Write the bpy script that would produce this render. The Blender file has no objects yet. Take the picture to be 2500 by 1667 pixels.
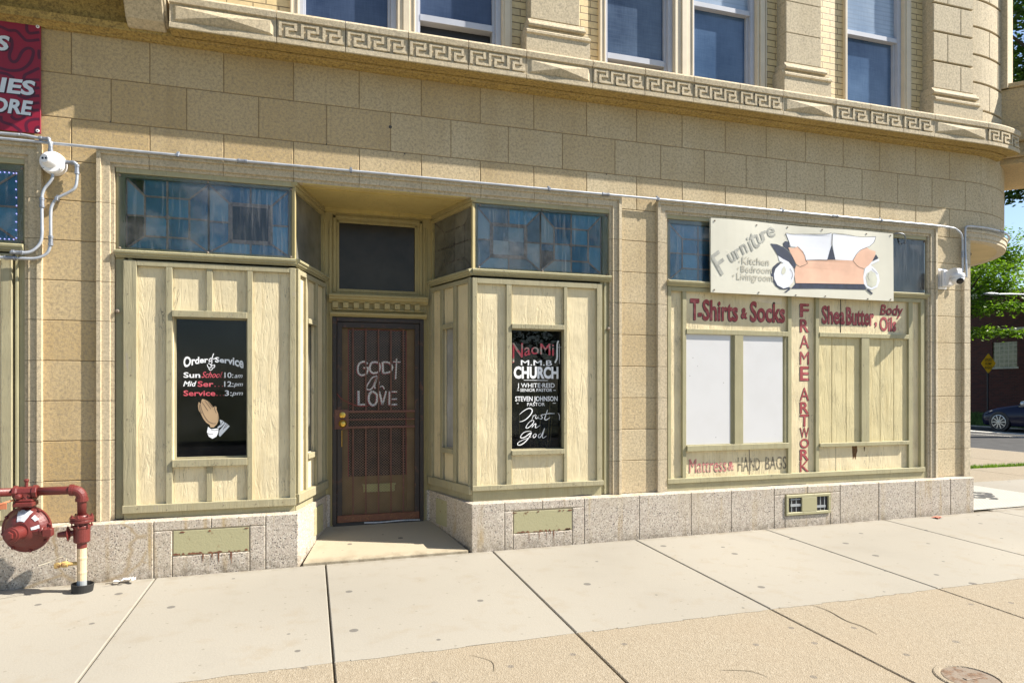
import bpy, math, random
from mathutils import Vector, Matrix, Euler
from mathutils.geometry import tessellate_polygon
SC = bpy.context.scene; COL = SC.collection; R = math.radians; PI = math.pi
random.seed(7)

# ---------------------------------------------------------------- camera, sky, sun, exposure
cam = bpy.data.cameras.new('camera'); cam_o = bpy.data.objects.new('camera', cam); COL.objects.link(cam_o)
cam_o.location = (0, -6.1, 1.54); cam_o.rotation_euler = (R(90), 0, R(-17.0))
cam.sensor_width = 36; cam.lens = 36 * 1613 / 2500; cam.shift_y = 0.0442
cam.clip_start = 0.05; cam.clip_end = 900
SC.camera = cam_o
SUN = Vector((3.1, -1.0, 3.2)).normalized()
W = bpy.data.worlds.new('World'); SC.world = W; W.use_nodes = True
wn = W.node_tree; bg = wn.nodes['Background']; sky = wn.nodes.new('ShaderNodeTexSky')
sky.sky_type = 'NISHITA'; sky.sun_disc = False
sky.sun_elevation = math.asin(SUN.z); sky.sun_rotation = math.atan2(SUN.x, SUN.y)
sky.air_density = 1.0; sky.dust_density = 0.6; sky.ozone_density = 1.5
wn.links.new(sky.outputs[0], bg.inputs[0]); bg.inputs[1].default_value = 0.08
sl = bpy.data.lights.new('sun', 'SUN'); so = bpy.data.objects.new('sun', sl); COL.objects.link(so)
sl.energy = 5.0; sl.angle = R(0.5); sl.color = (1.0, 0.93, 0.82)
so.rotation_euler = SUN.to_track_quat('Z', 'Y').to_euler(); so.location = (20, -6, 25)
SC.view_settings.view_transform = 'Standard'; SC.view_settings.look = 'None'
SC.view_settings.exposure = 1.2; SC.view_settings.gamma = 1.0; SC.view_settings.use_curve_mapping = False
SC.cycles.max_bounces = 8; SC.cycles.diffuse_bounces = 4; SC.cycles.transparent_max_bounces = 12

# ---------------------------------------------------------------- materials
class Mt:
    def __init__(s, name):
        s.m = bpy.data.materials.new(name); s.m.use_nodes = True; s.t = s.m.node_tree
        s.b = s.t.nodes['Principled BSDF']; s.out = s.t.nodes['Material Output']; s._pos = None
    def n(s, kind, **kw):
        x = s.t.nodes.new(kind)
        for k, v in kw.items(): setattr(x, k, v)
        return x
    def l(s, a, b): s.t.links.new(a, b)
    def pos(s, sc=(1, 1, 1), rot=(0, 0, 0)):
        if s._pos is None: s._pos = s.n('ShaderNodeNewGeometry').outputs['Position']
        if sc == (1, 1, 1) and rot == (0, 0, 0): return s._pos
        mp = s.n('ShaderNodeMapping'); mp.inputs['Scale'].default_value = sc; mp.inputs['Rotation'].default_value = rot
        s.l(s._pos, mp.inputs[0]); return mp.outputs[0]
    def noise(s, scale, detail=4, rough=.55, v=None, dist=0):
        x = s.n('ShaderNodeTexNoise'); x.inputs['Scale'].default_value = scale; x.inputs['Detail'].default_value = detail
        x.inputs['Roughness'].default_value = rough; x.inputs['Distortion'].default_value = dist
        s.l(v if v is not None else s.pos(), x.inputs['Vector']); return x.outputs['Fac']
    def vor(s, scale, feature='F1', v=None, out='Distance', rnd=1):
        x = s.n('ShaderNodeTexVoronoi'); x.feature = feature; x.inputs['Scale'].default_value = scale
        x.inputs['Randomness'].default_value = rnd
        s.l(v if v is not None else s.pos(), x.inputs['Vector']); return x.outputs[out]
    def ramp(s, f, stops):
        x = s.n('ShaderNodeValToRGB'); e = x.color_ramp.elements
        while len(e) < len(stops): e.new(0.5)
        for i, (p, c) in enumerate(stops):
            e[i].position = p; e[i].color = (c, c, c, 1) if isinstance(c, (int, float)) else (*c[:3], 1)
        s.l(f, x.inputs[0]); return x.outputs[0]
    def mix(s, f, a, b, mode='MIX'):
        x = s.n('ShaderNodeMix'); x.data_type = 'RGBA'; x.blend_type = mode
        for v, i in ((f, 0), (a, 6), (b, 7)):
            if isinstance(v, (int, float)): x.inputs[i].default_value = v if i == 0 else (v, v, v, 1)
            elif isinstance(v, tuple): x.inputs[i].default_value = (*v[:3], 1)
            else: s.l(v, x.inputs[i])
        return x.outputs[2]
    def math(s, op, a, b=0.0, c=None):
        x = s.n('ShaderNodeMath'); x.operation = op
        for v, i in ((a, 0), (b, 1)) + (((c, 2),) if c is not None else ()):
            if isinstance(v, (int, float)): x.inputs[i].default_value = v
            else: s.l(v, x.inputs[i])
        return x.outputs[0]
    def attr(s, name):
        x = s.n('ShaderNodeAttribute'); x.attribute_name = name; return x.outputs['Fac']
    def sep(s):
        x = s.n('ShaderNodeSeparateXYZ'); s.l(s.pos(), x.inputs[0]); return x.outputs
    def comb(s, a, b, c=0.0):
        x = s.n('ShaderNodeCombineXYZ')
        for v, i in ((a, 0), (b, 1), (c, 2)):
            if isinstance(v, (int, float)): x.inputs[i].default_value = v
            else: s.l(v, x.inputs[i])
        return x.outputs[0]
    def col(s, c):
        if isinstance(c, tuple): s.b.inputs['Base Color'].default_value = (*c, 1)
        else: s.l(c, s.b.inputs['Base Color'])
        return s
    def set(s, **k):
        for a, v in k.items():
            i = s.b.inputs[{'rough': 'Roughness', 'metal': 'Metallic', 'spec': 'Specular IOR Level', 'coat': 'Coat Weight', 'ior': 'IOR'}[a]]
            if isinstance(v, (int, float)): i.default_value = v
            else: s.l(v, i)
        return s
    def bump(s, h, dist=.002, strength=1.0):
        x = s.n('ShaderNodeBump'); x.inputs['Distance'].default_value = dist; x.inputs['Strength'].default_value = strength
        s.l(h, x.inputs['Height']); s.l(x.outputs[0], s.b.inputs['Normal']); return s

def flat(name, c, rough=.6, metal=0., var=.12, vs=9., bump=0., spec=.5):
    m = Mt(name); f = m.noise(vs, 4)
    lo = tuple(x * (1 - var) for x in c); hi = tuple(min(1, x * (1 + var)) for x in c)
    m.col(m.ramp(f, [(.3, lo), (.7, hi)])).set(rough=rough, metal=metal, spec=spec)
    if bump: m.bump(m.noise(vs * 8, 3), bump)
    return m.m

def stone_mat(name, base, warm, dark, amt):
    m = Mt(name)
    tone = m.attr('tone')
    b = m.mix(tone, base, warm)
    big = m.ramp(m.noise(1.3, 3), [(.35, 0.), (.7, .45)])
    b = m.mix(big, b, tuple(c * .86 for c in warm))
    st = m.math('MULTIPLY', m.ramp(m.noise(1.0, 4, .6, m.pos((5, 5, .45))), [(.5, 0.), (.72, .4)]), m.ramp(m.noise(1.7, 3), [(.35, 0.), (.65, 1.)]))
    b = m.mix(st, b, tuple(c * .62 for c in warm))
    bl = m.ramp(m.noise(42, 6, .7), [(.46, 0.), (.62, amt)])
    b = m.mix(bl, b, dark)
    bl2 = m.ramp(m.noise(48, 4, .6), [(.5, 0.), (.66, amt * .8)])
    b = m.mix(bl2, b, tuple(c * .75 for c in dark))
    fine = m.ramp(m.noise(210, 3, .7), [(.3, .72), (.7, 1.22)])
    b = m.mix(1.0, b, fine, 'MULTIPLY')
    m.col(b).set(rough=.85, spec=.25)
    m.bump(m.math('ADD', m.noise(160, 4, .7), m.noise(26, 4)), .0035, .8)
    return m.m
M = {}
M['stone'] = stone_mat('ashlar_stone', (.62, .52, .345), (.49, .35, .165), (.27, .22, .16), .52)
M['stone_trim'] = stone_mat('carved_stone', (.60, .52, .38), (.57, .47, .31), (.30, .255, .19), .5)
M['stone_brown'] = stone_mat('brown_stone', (.47, .345, .135), (.43, .30, .09), (.17, .12, .055), .75)  # browner, darker stone for the bed moulding and balcony back wall
M['mortar'] = flat('mortar', (.23, .165, .085), .95, vs=20)
def granite():
    m = Mt('granite')
    c = m.ramp(m.vor(120, out='Color'), [(.0, (.05, .045, .045)), (.16, (.09, .085, .085)), (.2, (.36, .315, .26)), (.55, (.45, .39, .32)), (.6, (.56, .51, .43)), (1., (.62, .57, .49))])
    c = m.mix(m.ramp(m.noise(60, 3), [(.45, 0.), (.6, .5)]), c, (.40, .33, .28))
    c = m.mix(m.ramp(m.noise(2.2, 4), [(.45, 0.), (.75, .45)]), c, (.42, .35, .25))
    z = m.sep()[2]
    # mineral stains run in vertical streaks, soil splash along the ground
    st = m.math('MULTIPLY', m.ramp(m.noise(1.0, 4, .6, m.pos((7, 7, .35))), [(.55, 0.), (.66, .7)]), m.ramp(m.noise(6, 3), [(.3, 0.), (.6, 1.)]))
    c = m.mix(st, c, (.36, .25, .10))
    sp = m.math('MULTIPLY', m.ramp(z, [(.0, 1.), (.14, 0.)]), m.ramp(m.noise(14, 5, .65), [(.4, 0.), (.6, .8)]))
    c = m.mix(sp, c, (.15, .125, .09))
    # cracks with pale patching mortar left of the shop front
    x = m.sep()[0]
    ed = m.vor(2.1, 'DISTANCE_TO_EDGE', m.mix(.12, m.pos(), m.n('ShaderNodeTexNoise').outputs['Color']))
    msk = m.math('MULTIPLY', m.ramp(ed, [(.0, 1.), (.035, 0.)]), m.math('LESS_THAN', x, -1.26))
    c = m.mix(m.math('MULTIPLY', msk, .8), c, (.34, .26, .16))
    m.col(c).set(rough=.7, spec=.35).bump(m.math('ADD', m.noise(110, 4, .7), m.noise(15, 3)), .0035, .8)
    return m.m
M['granite'] = granite()
def wood(name, c, peel, bumpd, under=(.30, .27, .22)):
    m = Mt(name)
    v = m.pos((15, 15, 2.0))
    g = m.noise(1.0, 7, .62, v, 1.4)
    g2 = m.noise(1.0, 4, .6, m.pos((120, 120, 7)))
    big = m.noise(3.2, 4)
    cc = m.ramp(big, [(.3, tuple(x * .88 for x in c)), (.7, tuple(min(1, x * 1.06) for x in c))])
    cc = m.mix(m.ramp(g2, [(.35, 0.), (.7, .09)]), cc, tuple(x * .7 for x in c))
    # peeled and chipped paint
    pe = m.math('MULTIPLY', m.ramp(g, [(.60, 0.), (.63, 1.)]), m.ramp(m.noise(4.5, 4), [(.55, 0.), (.62, peel)]))
    cc = m.mix(pe, cc, under)
    cr = m.math('MULTIPLY', m.math('LESS_THAN', m.math('ABSOLUTE', m.math('SUBTRACT', m.noise(1.0, 6, .6, m.pos((16, 16, 1.1)), 1.6), .5)), .006), m.ramp(m.noise(3.1, 3), [(.48, 0.), (.6, .75)]))
    cc = m.mix(cr, cc, tuple(x * .35 for x in under))
    # brownish runs of dirt
    dr = m.math('MULTIPLY', m.ramp(m.noise(1.0, 4, .6, m.pos((22, 22, .8))), [(.5, 0.), (.72, .5)]), m.ramp(m.noise(2., 3), [(.35, 0.), (.65, 1.)]))
    cc = m.mix(dr, cc, tuple(x * y for x, y in zip(c, (.72, .62, .45))))
    m.col(cc).set(rough=.62, spec=.35)
    h = m.math('ADD', m.ramp(g, [(.36, 0.), (.46, .35), (.485, .75), (.56, .6), (.58, 1.), (.75, .85)]), m.math('MULTIPLY', g2, .22))
    amp = m.ramp(m.noise(2.6, 3), [(.35, .15), (.62, 1.)])
    m.bump(m.math('MULTIPLY', h, amp), bumpd)
    return m.m
M['cream'] = wood('peeling_cream_paint', (.70, .60, .39), .25, .0062)
M['sage'] = wood('sage_trim_paint', (.35, .315, .20), .8, .0022)
M['sage_smooth'] = wood('sage_board_paint', (.36, .33, .20), .25, .0012)
M['olive'] = wood('old_olive_paint', (.40, .33, .16), .25, .0012)
M['ceiling'] = wood('pale_olive_ceiling', (.54, .43, .17), .2, .001)  # paler, yellower version of the olive paint
M['t111'] = wood('grooved_siding_paint', (.60, .52, .30), .1, .0045)
M['white_board'] = None
def white_board():
    m = Mt('white_panel')
    d = m.ramp(m.vor(9, v=m.pos((1, 1, 1))), [(.03, (.10, .09, .08)), (.05, (.60, .60, .61))])
    c = m.mix(m.ramp(m.noise(2.5, 4), [(.4, 0.), (.8, .3)]), d, (.47, .46, .45))
    m.col(c).set(rough=.45); return m.m
M['white_board'] = white_board()
def concrete(name, c, brush=True):
    m = Mt(name)
    cc = m.ramp(m.noise(1.1, 6, .6), [(.3, tuple(x * .88 for x in c)), (.7, tuple(x * 1.06 for x in c))])
    cc = m.mix(m.ramp(m.noise(130, 3, .7), [(.35, 0.), (.7, .16)]), cc, tuple(x * .6 for x in c))
    cc = m.mix(m.ramp(m.noise(4.5, 5, .65), [(.54, 0.), (.75, .5)]), cc, (.26, .21, .14))
    y = m.sep()[1]
    dirt = m.math('MULTIPLY', m.math('SUBTRACT', 1., m.math('MINIMUM', m.math('MULTIPLY', m.math('ABSOLUTE', m.math('ADD', y, .14)), 9.), 1.)), m.ramp(m.noise(9, 5, .65), [(.38, 0.), (.62, .75)]))
    cc = m.mix(dirt, cc, (.16, .125, .08))
    cc = m.mix(m.ramp(m.noise(.55, 5, .6), [(.40, 0.), (.70, .75)]), cc, tuple(x * .72 for x in c))
    # gum spots
    vo = m.n('ShaderNodeTexVoronoi', voronoi_dimensions='2D'); vo.inputs['Scale'].default_value = 2.4
    wob = m.mix(.02, m.pos((1, 1, 0)), m.n('ShaderNodeTexNoise').outputs['Color'])
    m.l(wob, vo.inputs['Vector'])
    sx = m.n('ShaderNodeSeparateColor'); m.l(vo.outputs['Color'], sx.inputs[0])
    th = m.math('MULTIPLY', m.math('GREATER_THAN', sx.outputs[0], .62), m.math('ADD', m.math('MULTIPLY', sx.outputs[1], .05), .02))
    gum = m.math('LESS_THAN', vo.outputs['Distance'], th)
    cc = m.mix(m.math('MULTIPLY', gum, .72), cc, (.09, .085, .08))
    vo2 = m.n('ShaderNodeTexVoronoi', voronoi_dimensions='2D'); vo2.inputs['Scale'].default_value = 7.
    m.l(wob, vo2.inputs['Vector']); s2 = m.n('ShaderNodeSeparateColor'); m.l(vo2.outputs['Color'], s2.inputs[0])
    g2 = m.math('LESS_THAN', vo2.outputs['Distance'], m.math('MULTIPLY', m.math('GREATER_THAN', s2.outputs[0], .82), .06))
    cc = m.mix(m.math('MULTIPLY', g2, .5), cc, (.17, .15, .12))
    m.col(cc).set(rough=.9, spec=.2)
    h = m.noise(1., 3, .6, m.pos((9, 160, 9))) if brush else m.noise(90, 4)
    m.bump(m.math('ADD', h, m.noise(70, 4)), .0014)
    return m.m
M['concrete'] = concrete('sidewalk_concrete', (.33, .306, .258))
M['step'] = concrete('worn_step_concrete', (.40, .345, .25), False)
def aggregate():
    m = Mt('exposed_aggregate')
    vo = m.vor(125, out='Color')
    c = m.ramp(m.math('ADD', m.math('MULTIPLY', vo, .7), .15), [(.0, (.13, .10, .07)), (.3, (.245, .205, .148)), (.7, (.305, .262, .195)), (1., (.45, .41, .34))])
    c = m.mix(m.ramp(m.noise(1.2, 5), [(.35, 0.), (.7, .4)]), c, (.29, .235, .165))
    v2 = m.n('ShaderNodeTexVoronoi', voronoi_dimensions='2D'); v2.inputs['Scale'].default_value = 2.6; m.l(m.pos((1, 1, 0)), v2.inputs['Vector'])
    s = m.n('ShaderNodeSeparateColor'); m.l(v2.outputs['Color'], s.inputs[0])
    gum = m.math('LESS_THAN', v2.outputs['Distance'], m.math('MULTIPLY', m.math('GREATER_THAN', s.outputs[0], .55), .05))
    c = m.mix(m.math('MULTIPLY', gum, .6), c, (.12, .11, .10))
    m.col(c).set(rough=.9, spec=.2).bump(m.math('ADD', m.vor(125), m.noise(20, 4)), .0028)
    return m.m
M['aggregate'] = aggregate()
M['soil'] = flat('joint_soil', (.10, .08, .05), .95, vs=25)
M['asphalt'] = flat('asphalt', (.042, .041, .040), .9, vs=3., var=.3, bump=.003)
M['line'] = flat('road_paint', (.62, .60, .54), .7, vs=6)
M['kerb'] = flat('kerb_concrete', (.36, .33, .28), .9, vs=5, bump=.002)
M['earth'] = flat('earth', (.11, .12, .05), .95, vs=.6, var=.4)
M['grassblade'] = flat('grass_blades', (.075, .14, .022), .7, vs=3, var=.4)

def glass_see(name, tint, refl=1.0):
    m = Mt(name); tr = m.n('ShaderNodeBsdfTransparent'); tr.inputs[0].default_value = (*tint, 1)
    gl = m.n('ShaderNodeBsdfGlossy'); gl.inputs['Roughness'].default_value = .015
    fr = m.n('ShaderNodeFresnel'); fr.inputs[0].default_value = 1.5
    mx = m.n('ShaderNodeMixShader'); m.l(m.math('MULTIPLY', fr.outputs[0], refl), mx.inputs[0])
    m.l(tr.outputs[0], mx.inputs[1]); m.l(gl.outputs[0], mx.inputs[2])
    # thin film of dust on the pane
    df = m.n('ShaderNodeBsdfDiffuse'); df.inputs[0].default_value = (.45, .45, .45, 1)
    m2 = m.n('ShaderNodeMixShader'); m.l(m.ramp(m.noise(3, 5), [(.45, .004), (.75, .03)]), m2.inputs[0])
    m.l(mx.outputs[0], m2.inputs[1]); m.l(df.outputs[0], m2.inputs[2]); m.l(m2.outputs[0], m.out.inputs[0]); return m.m
M['pane'] = glass_see('display_glass', (.7, .72, .75), .55)
def plexi():
    m = Mt('cloudy_acrylic'); tr = m.n('ShaderNodeBsdfTransparent'); tr.inputs[0].default_value = (.9, .93, .95, 1)
    df = m.n('ShaderNodeBsdfDiffuse'); df.inputs[0].default_value = (.50, .49, .48, 1)
    gl = m.n('ShaderNodeBsdfGlossy'); gl.inputs['Roughness'].default_value = .12
    st = m.noise(1.0, 5, .65, m.pos((48, 48, 2.2)))
    f = m.math('MAXIMUM', m.ramp(st, [(.5, .0), (.78, .20)]), m.ramp(m.noise(3.0, 4), [(.5, .01), (.8, .22)]))
    a = m.n('ShaderNodeMixShader'); m.l(f, a.inputs[0]); m.l(tr.outputs[0], a.inputs[1]); m.l(df.outputs[0], a.inputs[2])
    fr = m.n('ShaderNodeFresnel'); fr.inputs[0].default_value = 1.45
    b = m.n('ShaderNodeMixShader'); m.l(fr.outputs[0], b.inputs[0]); m.l(a.outputs[0], b.inputs[1]); m.l(gl.outputs[0], b.inputs[2])
    m.l(b.outputs[0], m.out.inputs[0]); return m.m
M['plexi'] = plexi()
def leadcells():
    m = Mt('leaded_cell_glass'); t = m.math('ADD', m.math('MULTIPLY', m.attr('tone'), .75), m.math('MULTIPLY', m.noise(3.2, 5, .65), .35))
    c = m.ramp(t, [(.12, (.03, .08, .10)), (.3, (.07, .24, .36)), (.5, (.13, .43, .66)), (.68, (.42, .56, .64)), (.95, (.68, .70, .67))])
    m.col(c).set(rough=.15, spec=.6).bump(m.noise(16, 3), .001); return m.m
M['leadcells'] = leadcells()
def blueglass(name, a, b, sc, rough=.12):
    m = Mt(name); m.col(m.ramp(m.noise(sc, 4, .6), [(.35, a), (.65, b)])).set(rough=rough, spec=.6)
    m.bump(m.noise(14, 3), .0012); return m.m
M['leadglass'] = blueglass('leaded_blue_glass', (.03, .14, .27), (.07, .32, .52), 2.4)
M['leadglass_grey'] = blueglass('leaded_grey_glass', (.14, .21, .27), (.34, .42, .48), 3.2, .2)
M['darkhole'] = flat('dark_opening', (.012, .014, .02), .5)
M['came'] = flat('lead_came', (.46, .33, .27), .7, vs=30, var=.3)
def screen(name, a, b, lines):  # pane colours carry a painted blue sky reflection
    m = Mt(name); x, y, z = m.sep()
    w = m.noise(1., 4, .7, m.pos((140, 140, 5))); h = m.noise(1., 4, .7, m.pos((6, 6, 150)))
    f = m.math('ADD', m.math('MULTIPLY', m.noise(1.5, 4), .8), m.math('MULTIPLY', m.math('ADD', w, h), .25))
    c = m.ramp(f, [(.42, a), (.95, b)])
    if lines:
        s = m.math('SINE', m.math('MULTIPLY', z, 2 * PI / lines))
        c = m.mix(m.ramp(s, [(.55, 0.), (.9, .35)]), c, tuple(min(1, q * .45) for q in b))
    m.col(c).set(rough=.16, spec=.6); return m.m
M['screen_dark'] = screen('screen_glass_sky_tint', (.008, .018, .05), (.085, .12, .20), 0)  # insect screen, with mirrored sky painted into its colour as blue
M['screen_mid'] = screen('screen_glass_more_sky', (.012, .04, .10), (.11, .18, .30), 0)  # same screen with more of the mirrored sky in its colour
M['blind'] = screen('blinds_behind_glass', (.16, .23, .34), (.44, .52, .62), .052)
M['blind_dark'] = screen('dim_blinds_behind_glass', (.012, .025, .06), (.15, .21, .30), .045)
M['darkglass'] = blueglass('dim_glass', (.03, .027, .022), (.05, .045, .036), 2.5, .2)
M['darkglass'].node_tree.nodes['Principled BSDF'].inputs['Specular IOR Level'].default_value = .2
M['greyglass'] = blueglass('dusty_grey_glass', (.09, .09, .075), (.18, .175, .15), 3, .25)
M['curtain'] = blueglass('curtain_behind_glass', (.26, .26, .26), (.42, .42, .43), 3, .3)
M['trimcream'] = flat('cream_metal_casing', (.58, .50, .37), .5, var=.05)
M['vinyl'] = flat('white_vinyl', (.42, .44, .50), .4, var=.04)
M['black'] = flat('black_paint', (.02, .019, .022), .5, var=.3)
def rusty(name, paint, rust, amt, rough=.6):
    m = Mt(name); f = m.ramp(m.noise(13, 6, .68), [(amt, 0.), (amt + .1, 1.)])
    c = m.mix(f, paint, m.ramp(m.noise(60, 4), [(.35, rust), (.65, tuple(x * .45 for x in rust))]))
    m.col(c).set(rough=rough).bump(m.noise(50, 5, .7), .002); return m.m
M['gate'] = rusty('rusted_iron', (.13, .055, .042), (.20, .085, .055), .47)
M['gate_dark'] = rusty('dark_iron', (.030, .023, .022), (.12, .055, .038), .56)
M['gate_mesh'] = flat('rusty_mesh', (.21, .115, .075), .6, vs=8, var=.3)
M['gate_rust'] = rusty('heavy_rust', (.15, .055, .03), (.24, .10, .045), .45)
M['doorwood'] = flat('brown_door', (.17, .12, .05), .6, vs=4, var=.2)
M['doorglass'] = flat('door_glass', (.012, .009, .009), .25)
M['brass'] = flat('brass', (.70, .46, .10), .28, 1., var=.15)
M['ventpaint'] = rusty('rusting_sage_plate', (.36, .335, .195), (.20, .085, .03), .61)
M['meter_red'] = rusty('oxide_red_paint', (.13, .022, .019), (.17, .05, .035), .68, .42)
M['pipe_cream'] = rusty('cream_pipe_paint', (.62, .47, .29), (.45, .22, .06), .66)
M['grey_paint'] = flat('worn_grey_paint', (.30, .32, .33), .6)
M['rubber'] = flat('black_rubber', (.02, .02, .02), .7)
M['chalk'] = flat('white_scuff', (.46, .48, .52), .8, vs=40, var=.25)
M['oldbrass'] = rusty('tarnished_brass', (.50, .34, .12), (.25, .12, .04), .5)
M['conduit'] = flat('galvanised_conduit', (.42, .45, .50), .42, .35, vs=12, var=.15)
M['fitting'] = flat('zinc_fitting', (.26, .28, .32), .45, .6, vs=20, var=.25)
M['camwhite'] = flat('white_plastic', (.78, .78, .80), .35, var=.03)
M['lens'] = flat('lens_black', (.008, .008, .01), .08)
M['white_letter'] = flat('white_sign_paint', (.80, .82, .86), .5, vs=60, var=.08)
def letter(name, a, b, sc=22, p=(.45, .62)):
    m = Mt(name); m.col(m.ramp(m.noise(sc, 4, .6), [(p[0], a), (p[1], b)])).set(rough=.6); return m.m
M['red_letter'] = letter('red_sign_paint', (.52, .07, .10), (.60, .12, .15))
M['red_worn'] = letter('worn_red_sign_paint', (.52, .06, .09), (.34, .31, .27), 13, (.5, .58))
M['maroon'] = letter('maroon_sign_paint', (.30, .045, .05), (.47, .13, .13), 16, (.5, .72))
M['pink_letter'] = letter('faded_pink_paint', (.50, .16, .16), (.60, .36, .28), 20, (.45, .65))
M['black_letter'] = letter('black_shade_paint', (.035, .03, .028), (.12, .10, .08), 24)
M['fade_black'] = letter('weathered_black_paint', (.11, .095, .07), (.42, .36, .23), 30, (.48, .62))
M['grey_letter'] = letter('faded_grey_paint', (.30, .30, .27), (.46, .46, .41), 14, (.45, .65))
M['pale_letter'] = letter('pale_faded_paint', (.40, .38, .31), (.56, .53, .44), 20, (.42, .62))
M['skin'] = flat('painted_hand_tan', (.42, .29, .17), .5, var=.05)
M['ink'] = flat('ink_line', (.02, .018, .02), .5)
M['sofa_white'] = flat('painted_white', (.72, .74, .80), .5, vs=2.5, var=.06)
M['sofa_peach'] = flat('painted_peach', (.72, .44, .31), .5, vs=4, var=.12)
M['sofa_navy'] = flat('painted_navy', (.018, .026, .055), .5, vs=12, var=.4)
M['sofa_pale'] = flat('painted_pale_green', (.56, .56, .46), .5)
def signboard():
    m = Mt('cream_sign_board'); c = m.ramp(m.noise(2., 4), [(.3, (.58, .56, .47)), (.7, (.66, .64, .54))])
    m.col(c).set(rough=.5).bump(m.math('ADD', m.ramp(m.noise(16, 3), [(.62, 0.), (.75, .3)]), m.noise(2.2, 2)), .0018); return m.m
M['signboard'] = signboard()
M['banner'] = flat('banner_red', (.26, .008, .030), .4, vs=1.2, var=.15)
M['banner_dark'] = flat('banner_dark_red', (.085, .006, .025), .4)
M['banner_white'] = flat('banner_pale_letters', (.62, .68, .74), .4, var=.04)
M['banner_shade'] = flat('banner_letter_outline', (.04, .004, .015), .4)
def yellow_brick():
    m = Mt('yellow_brick'); x, y, z = m.sep()
    v = m.comb(m.math('ADD', x, m.math('MULTIPLY', y, 1.0)), z)
    b = m.n('ShaderNodeTexBrick'); m.l(v, b.inputs['Vector'])
    b.inputs['Color1'].default_value = (.68, .53, .28, 1); b.inputs['Color2'].default_value = (.60, .475, .27, 1)
    b.inputs['Mortar'].default_value = (.22, .155, .08, 1); b.inputs['Scale'].default_value = 1
    b.inputs['Mortar Size'].default_value = .0045; b.inputs['Mortar Smooth'].default_value = .15
    b.inputs['Brick Width'].default_value = .212; b.inputs['Row Height'].default_value = .0697; b.inputs['Bias'].default_value = -.1
    c = m.mix(1., b.outputs['Color'], m.ramp(m.noise(30, 4), [(.3, .86), (.7, 1.08)]), 'MULTIPLY')
    m.col(c).set(rough=.55).bump(m.math('MULTIPLY_ADD', b.outputs['Fac'], -1., m.math('MULTIPLY', m.noise(60, 3), .12)), .006); return m.m
M['ybrick'] = yellow_brick()
def red_brick(axis, c1=(.095, .022, .014), c2=(.055, .014, .010)):
    m = Mt('dark_red_brick'); x, y, z = m.sep()
    b = m.n('ShaderNodeTexBrick'); m.l(m.comb(y if axis else x, z), b.inputs['Vector'])
    b.inputs['Color1'].default_value = (*c1, 1); b.inputs['Color2'].default_value = (*c2, 1)
    b.inputs['Mortar'].default_value = (.06, .042, .036, 1); b.inputs['Scale'].default_value = 1
    b.inputs['Mortar Size'].default_value = .006; b.inputs['Brick Width'].default_value = .21; b.inputs['Row Height'].default_value = .072
    c = m.mix(m.ramp(m.noise(.8, 5, .7), [(.6, 0.), (.75, .35)]), b.outputs['Color'], (.13, .10, .08))
    m.col(c).set(rough=.8).bump(b.outputs['Fac'], -.006); return m.m
M['rbrick'] = red_brick(True); M['rbrick_x'] = red_brick(False)
M['limestone'] = flat('limestone', (.50, .48, .40), .8, vs=3)
def glassblock():
    m = Mt('glass_block'); x, y, z = m.sep()
    fx = m.math('ABSOLUTE', m.math('SUBTRACT', m.math('FRACT', m.math('MULTIPLY', y, 1 / .2)), .5))
    fz = m.math('ABSOLUTE', m.math('SUBTRACT', m.math('FRACT', m.math('MULTIPLY', z, 1 / .2)), .5))
    mm = m.math('GREATER_THAN', m.math('MAXIMUM', fx, fz), .43)
    c = m.mix(mm, m.ramp(m.noise(7, 3), [(.3, (.12, .13, .08)), (.7, (.30, .29, .19))]), (.33, .31, .24))
    m.col(c).set(rough=.2); return m.m
M['glassblock'] = glassblock()
def leaf(name, a, b):
    m = Mt(name); f = m.math('ADD', m.math('MULTIPLY', m.attr('tone'), .6), m.math('MULTIPLY', m.noise(1.4, 3), .4))
    c = m.ramp(f, [(.25, a), (.75, b)])
    m.col(c).set(rough=.5, spec=.4)
    tl = m.n('ShaderNodeBsdfTranslucent'); m.l(m.mix(1., c, (1.2, 1.3, .5), 'MULTIPLY'), tl.inputs[0])
    mx = m.n('ShaderNodeMixShader'); mx.inputs[0].default_value = .45
    m.l(m.b.outputs[0], mx.inputs[1]); m.l(tl.outputs[0], mx.inputs[2]); m.l(mx.outputs[0], m.out.inputs[0]); return m.m
M['leaf_light'] = leaf('bright_leaves', (.065, .14, .012), (.18, .29, .03))
M['leaf_dark'] = leaf('deep_leaves', (.03, .07, .015), (.09, .16, .03))
M['bark'] = flat('bark', (.09, .07, .05), .9, vs=14, var=.35, bump=.01)
M['carpaint'] = None
def carpaint():
    m = Mt('navy_car_paint'); m.col((.004, .006, .028)).set(rough=.3, coat=.1, spec=.25); return m.m
M['carpaint'] = carpaint()
M['chrome'] = flat('bright_alloy', (.50, .50, .50), .3, .8, var=.05)
M['headlamp'] = flat('headlamp_glass', (.62, .55, .50), .1, var=.2)
M['carglass'] = flat('car_glass', (.05, .07, .09), .06)
M['yellow_sign'] = flat('yellow_reflective', (.75, .42, .012), .45, var=.04)
M['lampgrey'] = flat('lamp_grey', (.42, .44, .47), .4, .4, var=.08)
M['mosaic'] = None
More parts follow.
